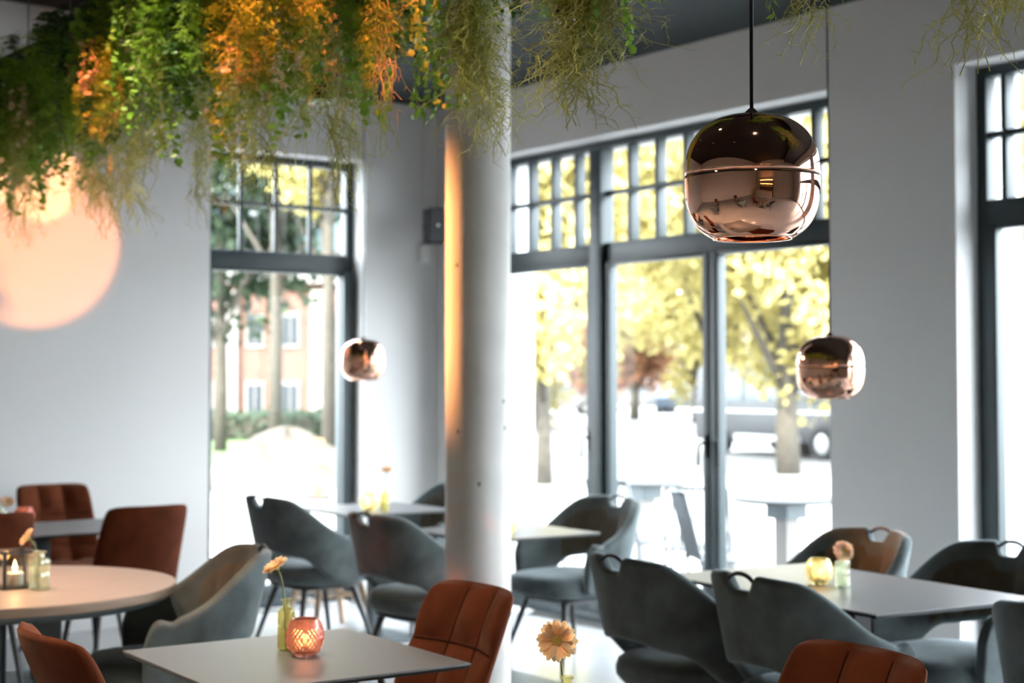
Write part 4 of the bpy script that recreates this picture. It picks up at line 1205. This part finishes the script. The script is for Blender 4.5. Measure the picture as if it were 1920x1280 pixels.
mb.add(vs, [(i * na + k, i * na + (k + 1) % na, (i + 1) * na + (k + 1) % na, (i + 1) * na + k) for i in range(nr) for k in range(na)])
mb.build('heap', 'sand', sh, smooth=True, weld=True)
br = empty('barrier_post', W(-2.62, 21.0, -0.12), rot_to(0, 1), 'orange and white striped barrier post outside the glazed door', 'barrier')
for k in range(5):
    MB().box(-0.07, 0.07, -0.02, 0.02, 0.06 + 0.15 * k, 0.21 + 0.15 * k).build('stripe', 'orange' if k % 2 == 0 else 'outwhite', br, bevel=0.004)
MB().box(-0.16, 0.16, -0.12, 0.12, 0, 0.06).build('foot', 'black', br, bevel=0.01)

# buildings
def building(X, d, rz, w, h, dep, material, label, wins, pil=(), cornice=True, base=None):
    root = empty('brick_building' if material == 'brickA' else 'office_building', W(X, d, -0.12), rz, label, 'building')
    MB().box(-w / 2, w / 2, 0, dep, 0, h).build('wall', material, root)
    for (x, z, ww, hh) in wins:
        f = MB().box(x - ww / 2, x + ww / 2, -0.06, 0.02, z, z + hh).build('window_frame', 'stone', root)
        for q in (-1, 1):
            MB().box(x + q * ww * 0.22 - ww * 0.18, x + q * ww * 0.22 + ww * 0.18, -0.08, -0.05, z + 0.08, z + hh - 0.08).build('pane', 'wglass', f)
    for (x, ww, z0, z1) in pil:
        MB().box(x - ww / 2, x + ww / 2, -0.22, 0.02, z0, z1).build('pilaster', 'stone', root, bevel=0.02)
    if cornice:
        MB().box(-w / 2 - 0.2, w / 2 + 0.2, -0.3, dep + 0.2, h, h + 0.35).build('cornice', 'stone', root)
    return root
bw = [(x, z, 0.55, 1.0) for x in (-4.6, -3.1, -1.6, -0.55, 1.1, 2.6, 4.1) for z in (0.55, 2.55)]
building(-5.9, 45.0, rot_to(0.10, 1), 12.0, 4.4, 8, 'brickA', 'low red brick building with pale columns seen through the glazed door', bw,
         [(-2.3, 0.42, 0, 4.2), (0.28, 0.40, 0, 4.2), (3.4, 0.42, 0, 4.2)])
tb = empty('office_building', W(-8.3, 66.0, -0.12), rot_to(0.1, 1), 'teal and white striped glass office block in the upper door panes', 'building')
MB().box(-7, 7, 0, 8, 0, 11).build('wall', 'tealglass', tb)
for k in range(22):
    x = -6.8 + k * 0.64
    MB().box(x, x + 0.36, -0.15, 0.01, 0.4, 10.6).build('facade_strip', 'outwhite', tb)
for z in (3.4, 6.9): MB().box(-7, 7, -0.2, 0, z, z + 0.2).build('floor_band', 'black', tb)
bw2 = [(x, z, 1.0, 1.6) for x in (-6, -3.6, -1.2, 1.2, 3.6, 6) for z in (1.0, 4.2, 7.4)]
building(19.5, 46.0, rot_to(-0.45, 1), 16, 10.5, 9, 'brickA', 'tall red brick building showing at the right edge window', bw2, ())
building(4.0, 92.0, rot_to(0, 1), 46, 6.0, 9, 'farwall', 'long pale building closing the far end of the street', [(x, z, 1.4, 1.7) for x in range(-20, 21, 4) for z in (0.8, 3.6)], ())

# vehicles
def extrude_profile(prof, w, name, material, parent, bev=0.06):
    mb = MB(); n = len(prof)
    vs = [(x, -w / 2, z) for x, z in prof] + [(x, w / 2, z) for x, z in prof]
    fs = [tuple(range(n))[::-1], tuple(range(n, 2 * n))] + [(k, (k + 1) % n, n + (k + 1) % n, n + k) for k in range(n)]
    mb.add(vs, fs); return mb.build(name, material, parent, bevel=bev, smooth='auto', seg=3)
def wheel(parent, x, y, r=0.33):
    w = MB().lathe([(r * 0.62, -0.10), (r * 0.95, -0.10), (r, -0.06), (r, 0.06), (r * 0.95, 0.10), (r * 0.62, 0.10)], 32, closed=True).build('wheel', 'tyre', parent, smooth='auto')
    w.location = (x, y, r); w.rotation_euler = (PI / 2, 0, 0)
    MB().lathe([(0, -0.085), (r * 0.2, -0.095), (r * 0.6, -0.075), (r * 0.64, -0.05), (r * 0.64, 0.05), (r * 0.6, 0.075), (r * 0.2, 0.095), (0, 0.085)], 24).build('hubcap', 'rim', w, smooth='auto')
van = empty('van', W(6.10, 32.8, -0.12), rot_to(0, 1) - 1.0, 'dark grey van parked in the street behind the yellow tree', 'car')
extrude_profile([(-2.35, 0.30), (-2.40, 0.85), (-2.30, 1.75), (-2.15, 1.92), (0.9, 1.92), (1.25, 1.80), (1.95, 1.15), (2.45, 1.02), (2.52, 0.75), (2.50, 0.30)], 1.88, 'body', 'vanpaint', van, 0.07)
for x0, x1 in ((-2.0, -0.75), (-0.62, 0.35)):
    for s in (-1, 1): MB().box(x0, x1, s * 0.945 - 0.01, s * 0.945 + 0.01, 1.15, 1.68).build('side_window', 'carglass', van, bevel=0.008)
for s in (-1, 1):
    mb = MB(); y = s * 0.945
    vs = [(0.47, y - .01, 1.15), (1.62, y - .01, 1.15), (1.02, y - .01, 1.68), (0.47, y - .01, 1.68)]; vs += [(a, b + 0.02, c) for a, b, c in vs]
    mb.add(vs, [(0, 1, 2, 3), (7, 6, 5, 4), (0, 4, 5, 1), (1, 5, 6, 2), (2, 6, 7, 3), (3, 7, 4, 0)]).build('side_window', 'carglass', van, weld=True)
    MB().box(-2.42, 2.46, s * 0.95 - 0.015, s * 0.95 + 0.015, 0.92, 0.98).build('trim_strip', 'rim', van, bevel=0.005)
    MB().box(-1.0, 1.0, s * 0.95 - 0.02, s * 0.95 + 0.02, 0.34, 0.46).build('sill', 'rim', van, bevel=0.01)
    MB().box(1.15, 1.35, s * 1.05 - 0.08, s * 1.05 + 0.08, 1.14, 1.32).build('mirror', 'outwhite', van, bevel=0.03)
mb = MB(); vs = [(1.33, -.8, 1.77), (1.98, -.86, 1.17), (1.98, .86, 1.17), (1.33, .8, 1.77)]
mb.add(vs + [(a + 0.03, b, c + 0.03) for a, b, c in vs], [(0, 1, 2, 3), (7, 6, 5, 4), (0, 4, 5, 1), (1, 5, 6, 2), (2, 6, 7, 3), (3, 7, 4, 0)]).build('windscreen', 'carglass', van, weld=True)
for x in (-1.55, 1.62):
    for s in (-1, 1): wheel(van, x, s * 0.88, 0.33)
def car(X, d, rz, paint, label):
    root = empty('parked_car', W(X, d, -0.12), rz, label, 'car')
    extrude_profile([(-2.0, 0.28), (-2.05, 0.75), (-1.9, 0.92), (-1.3, 1.0), (-0.85, 1.42), (0.55, 1.44), (1.05, 1.0), (1.9, 0.85), (2.05, 0.6), (2.0, 0.28)], 1.74, 'body', paint, root, 0.08)
    for s in (-1, 1):
        mb = MB(); y = s * 0.875
        vs = [(-1.15, y - .01, 1.0), (0.92, y - .01, 1.0), (0.5, y - .01, 1.36), (-0.8, y - .01, 1.36)]; vs += [(a, b + 0.02, c) for a, b, c in vs]
        mb.add(vs, [(0, 1, 2, 3), (7, 6, 5, 4), (0, 4, 5, 1), (1, 5, 6, 2), (2, 6, 7, 3), (3, 7, 4, 0)]).build('side_window', 'carglass', root, weld=True)
        for x in (-1.3, 1.3): wheel(root, x, s * 0.80, 0.31)
    mb = MB(); vs = [(-1.34, -.72, 1.03), (-0.9, -.66, 1.40), (-0.9, .66, 1.40), (-1.34, .72, 1.03)]
    mb.add(vs + [(a - 0.03, b, c + 0.03) for a, b, c in vs], [(0, 1, 2, 3), (7, 6, 5, 4), (0, 4, 5, 1), (1, 5, 6, 2), (2, 6, 7, 3), (3, 7, 4, 0)]).build('rear_window', 'carglass', root, weld=True)
    return root
car(8.05, 75.0, rot_to(0, 1) + 1.35, 'bluepaint', 'blue grey car parked far down the street')
car(6.55, 78.0, rot_to(0, 1) + 0.15, 'silver', 'silver car parked far away beside the blue grey car')
car(2.05, 72.0, rot_to(0, 1) + 0.1, 'silver', 'silver car far away behind the left window leaf')

# ------------------------------------------------------------------ the bar behind the viewpoint (mirrored in the copper lamps)
bar = empty('bar_counter', (6.6, 12.4, 0), 0, 'pale bar counter behind the viewpoint, mirrored in the copper lamp', 'bar')
MB().box(-1.6, 1.6, -0.3, 0.3, 0.0, 1.05).build('front', 'barwood', bar, bevel=0.01)
MB().box(-1.68, 1.68, -0.36, 0.36, 1.05, 1.09).build('worktop', 'top', bar, bevel=0.005)
shf = empty('back_bar', (6.6, 13.84, 0), 0, 'dark back bar shelving behind the viewpoint', 'shelf')
MB().box(-1.6, 1.6, 0.0, 0.14, 0.0, 2.4).build('panel', 'bardark', shf, bevel=0.005)
for z in (1.2, 1.55, 1.9): MB().box(-1.5, 1.5, -0.16, 0.0, z, z + 0.025).build('shelf', 'barwood', shf, bevel=0.004)
M['barstrip'] = emit('bar_light_strip', (1.0, 0.55, 0.2), 9.0)
for z in (1.88, 2.30): MB().box(-1.45, 1.45, -0.10, -0.07, z, z + 0.012).build('light_strip', 'barstrip', shf)

xtra = ((-2.6, 2.4), (-1.3, 0.2), (0.9, 0.4))
for k, (X, d) in enumerate(xtra):
    c = W(X, d); where = ('left of', 'behind', 'right of')[k]
    rect_table(X, d, (0.82, 0.57), 0.70, 0.70, 'grey table standing ' + where + ' the viewpoint, mirrored in the lamp')
    dup(r0, W(X - 0.52, d - 0.36), rot_to(0.82, 0.57), 'rust chair at the table ' + where + ' the viewpoint')
    dup(g0, W(X + 0.52, d + 0.36), rot_to(-0.82, -0.57), 'grey armchair at the table ' + where + ' the viewpoint')
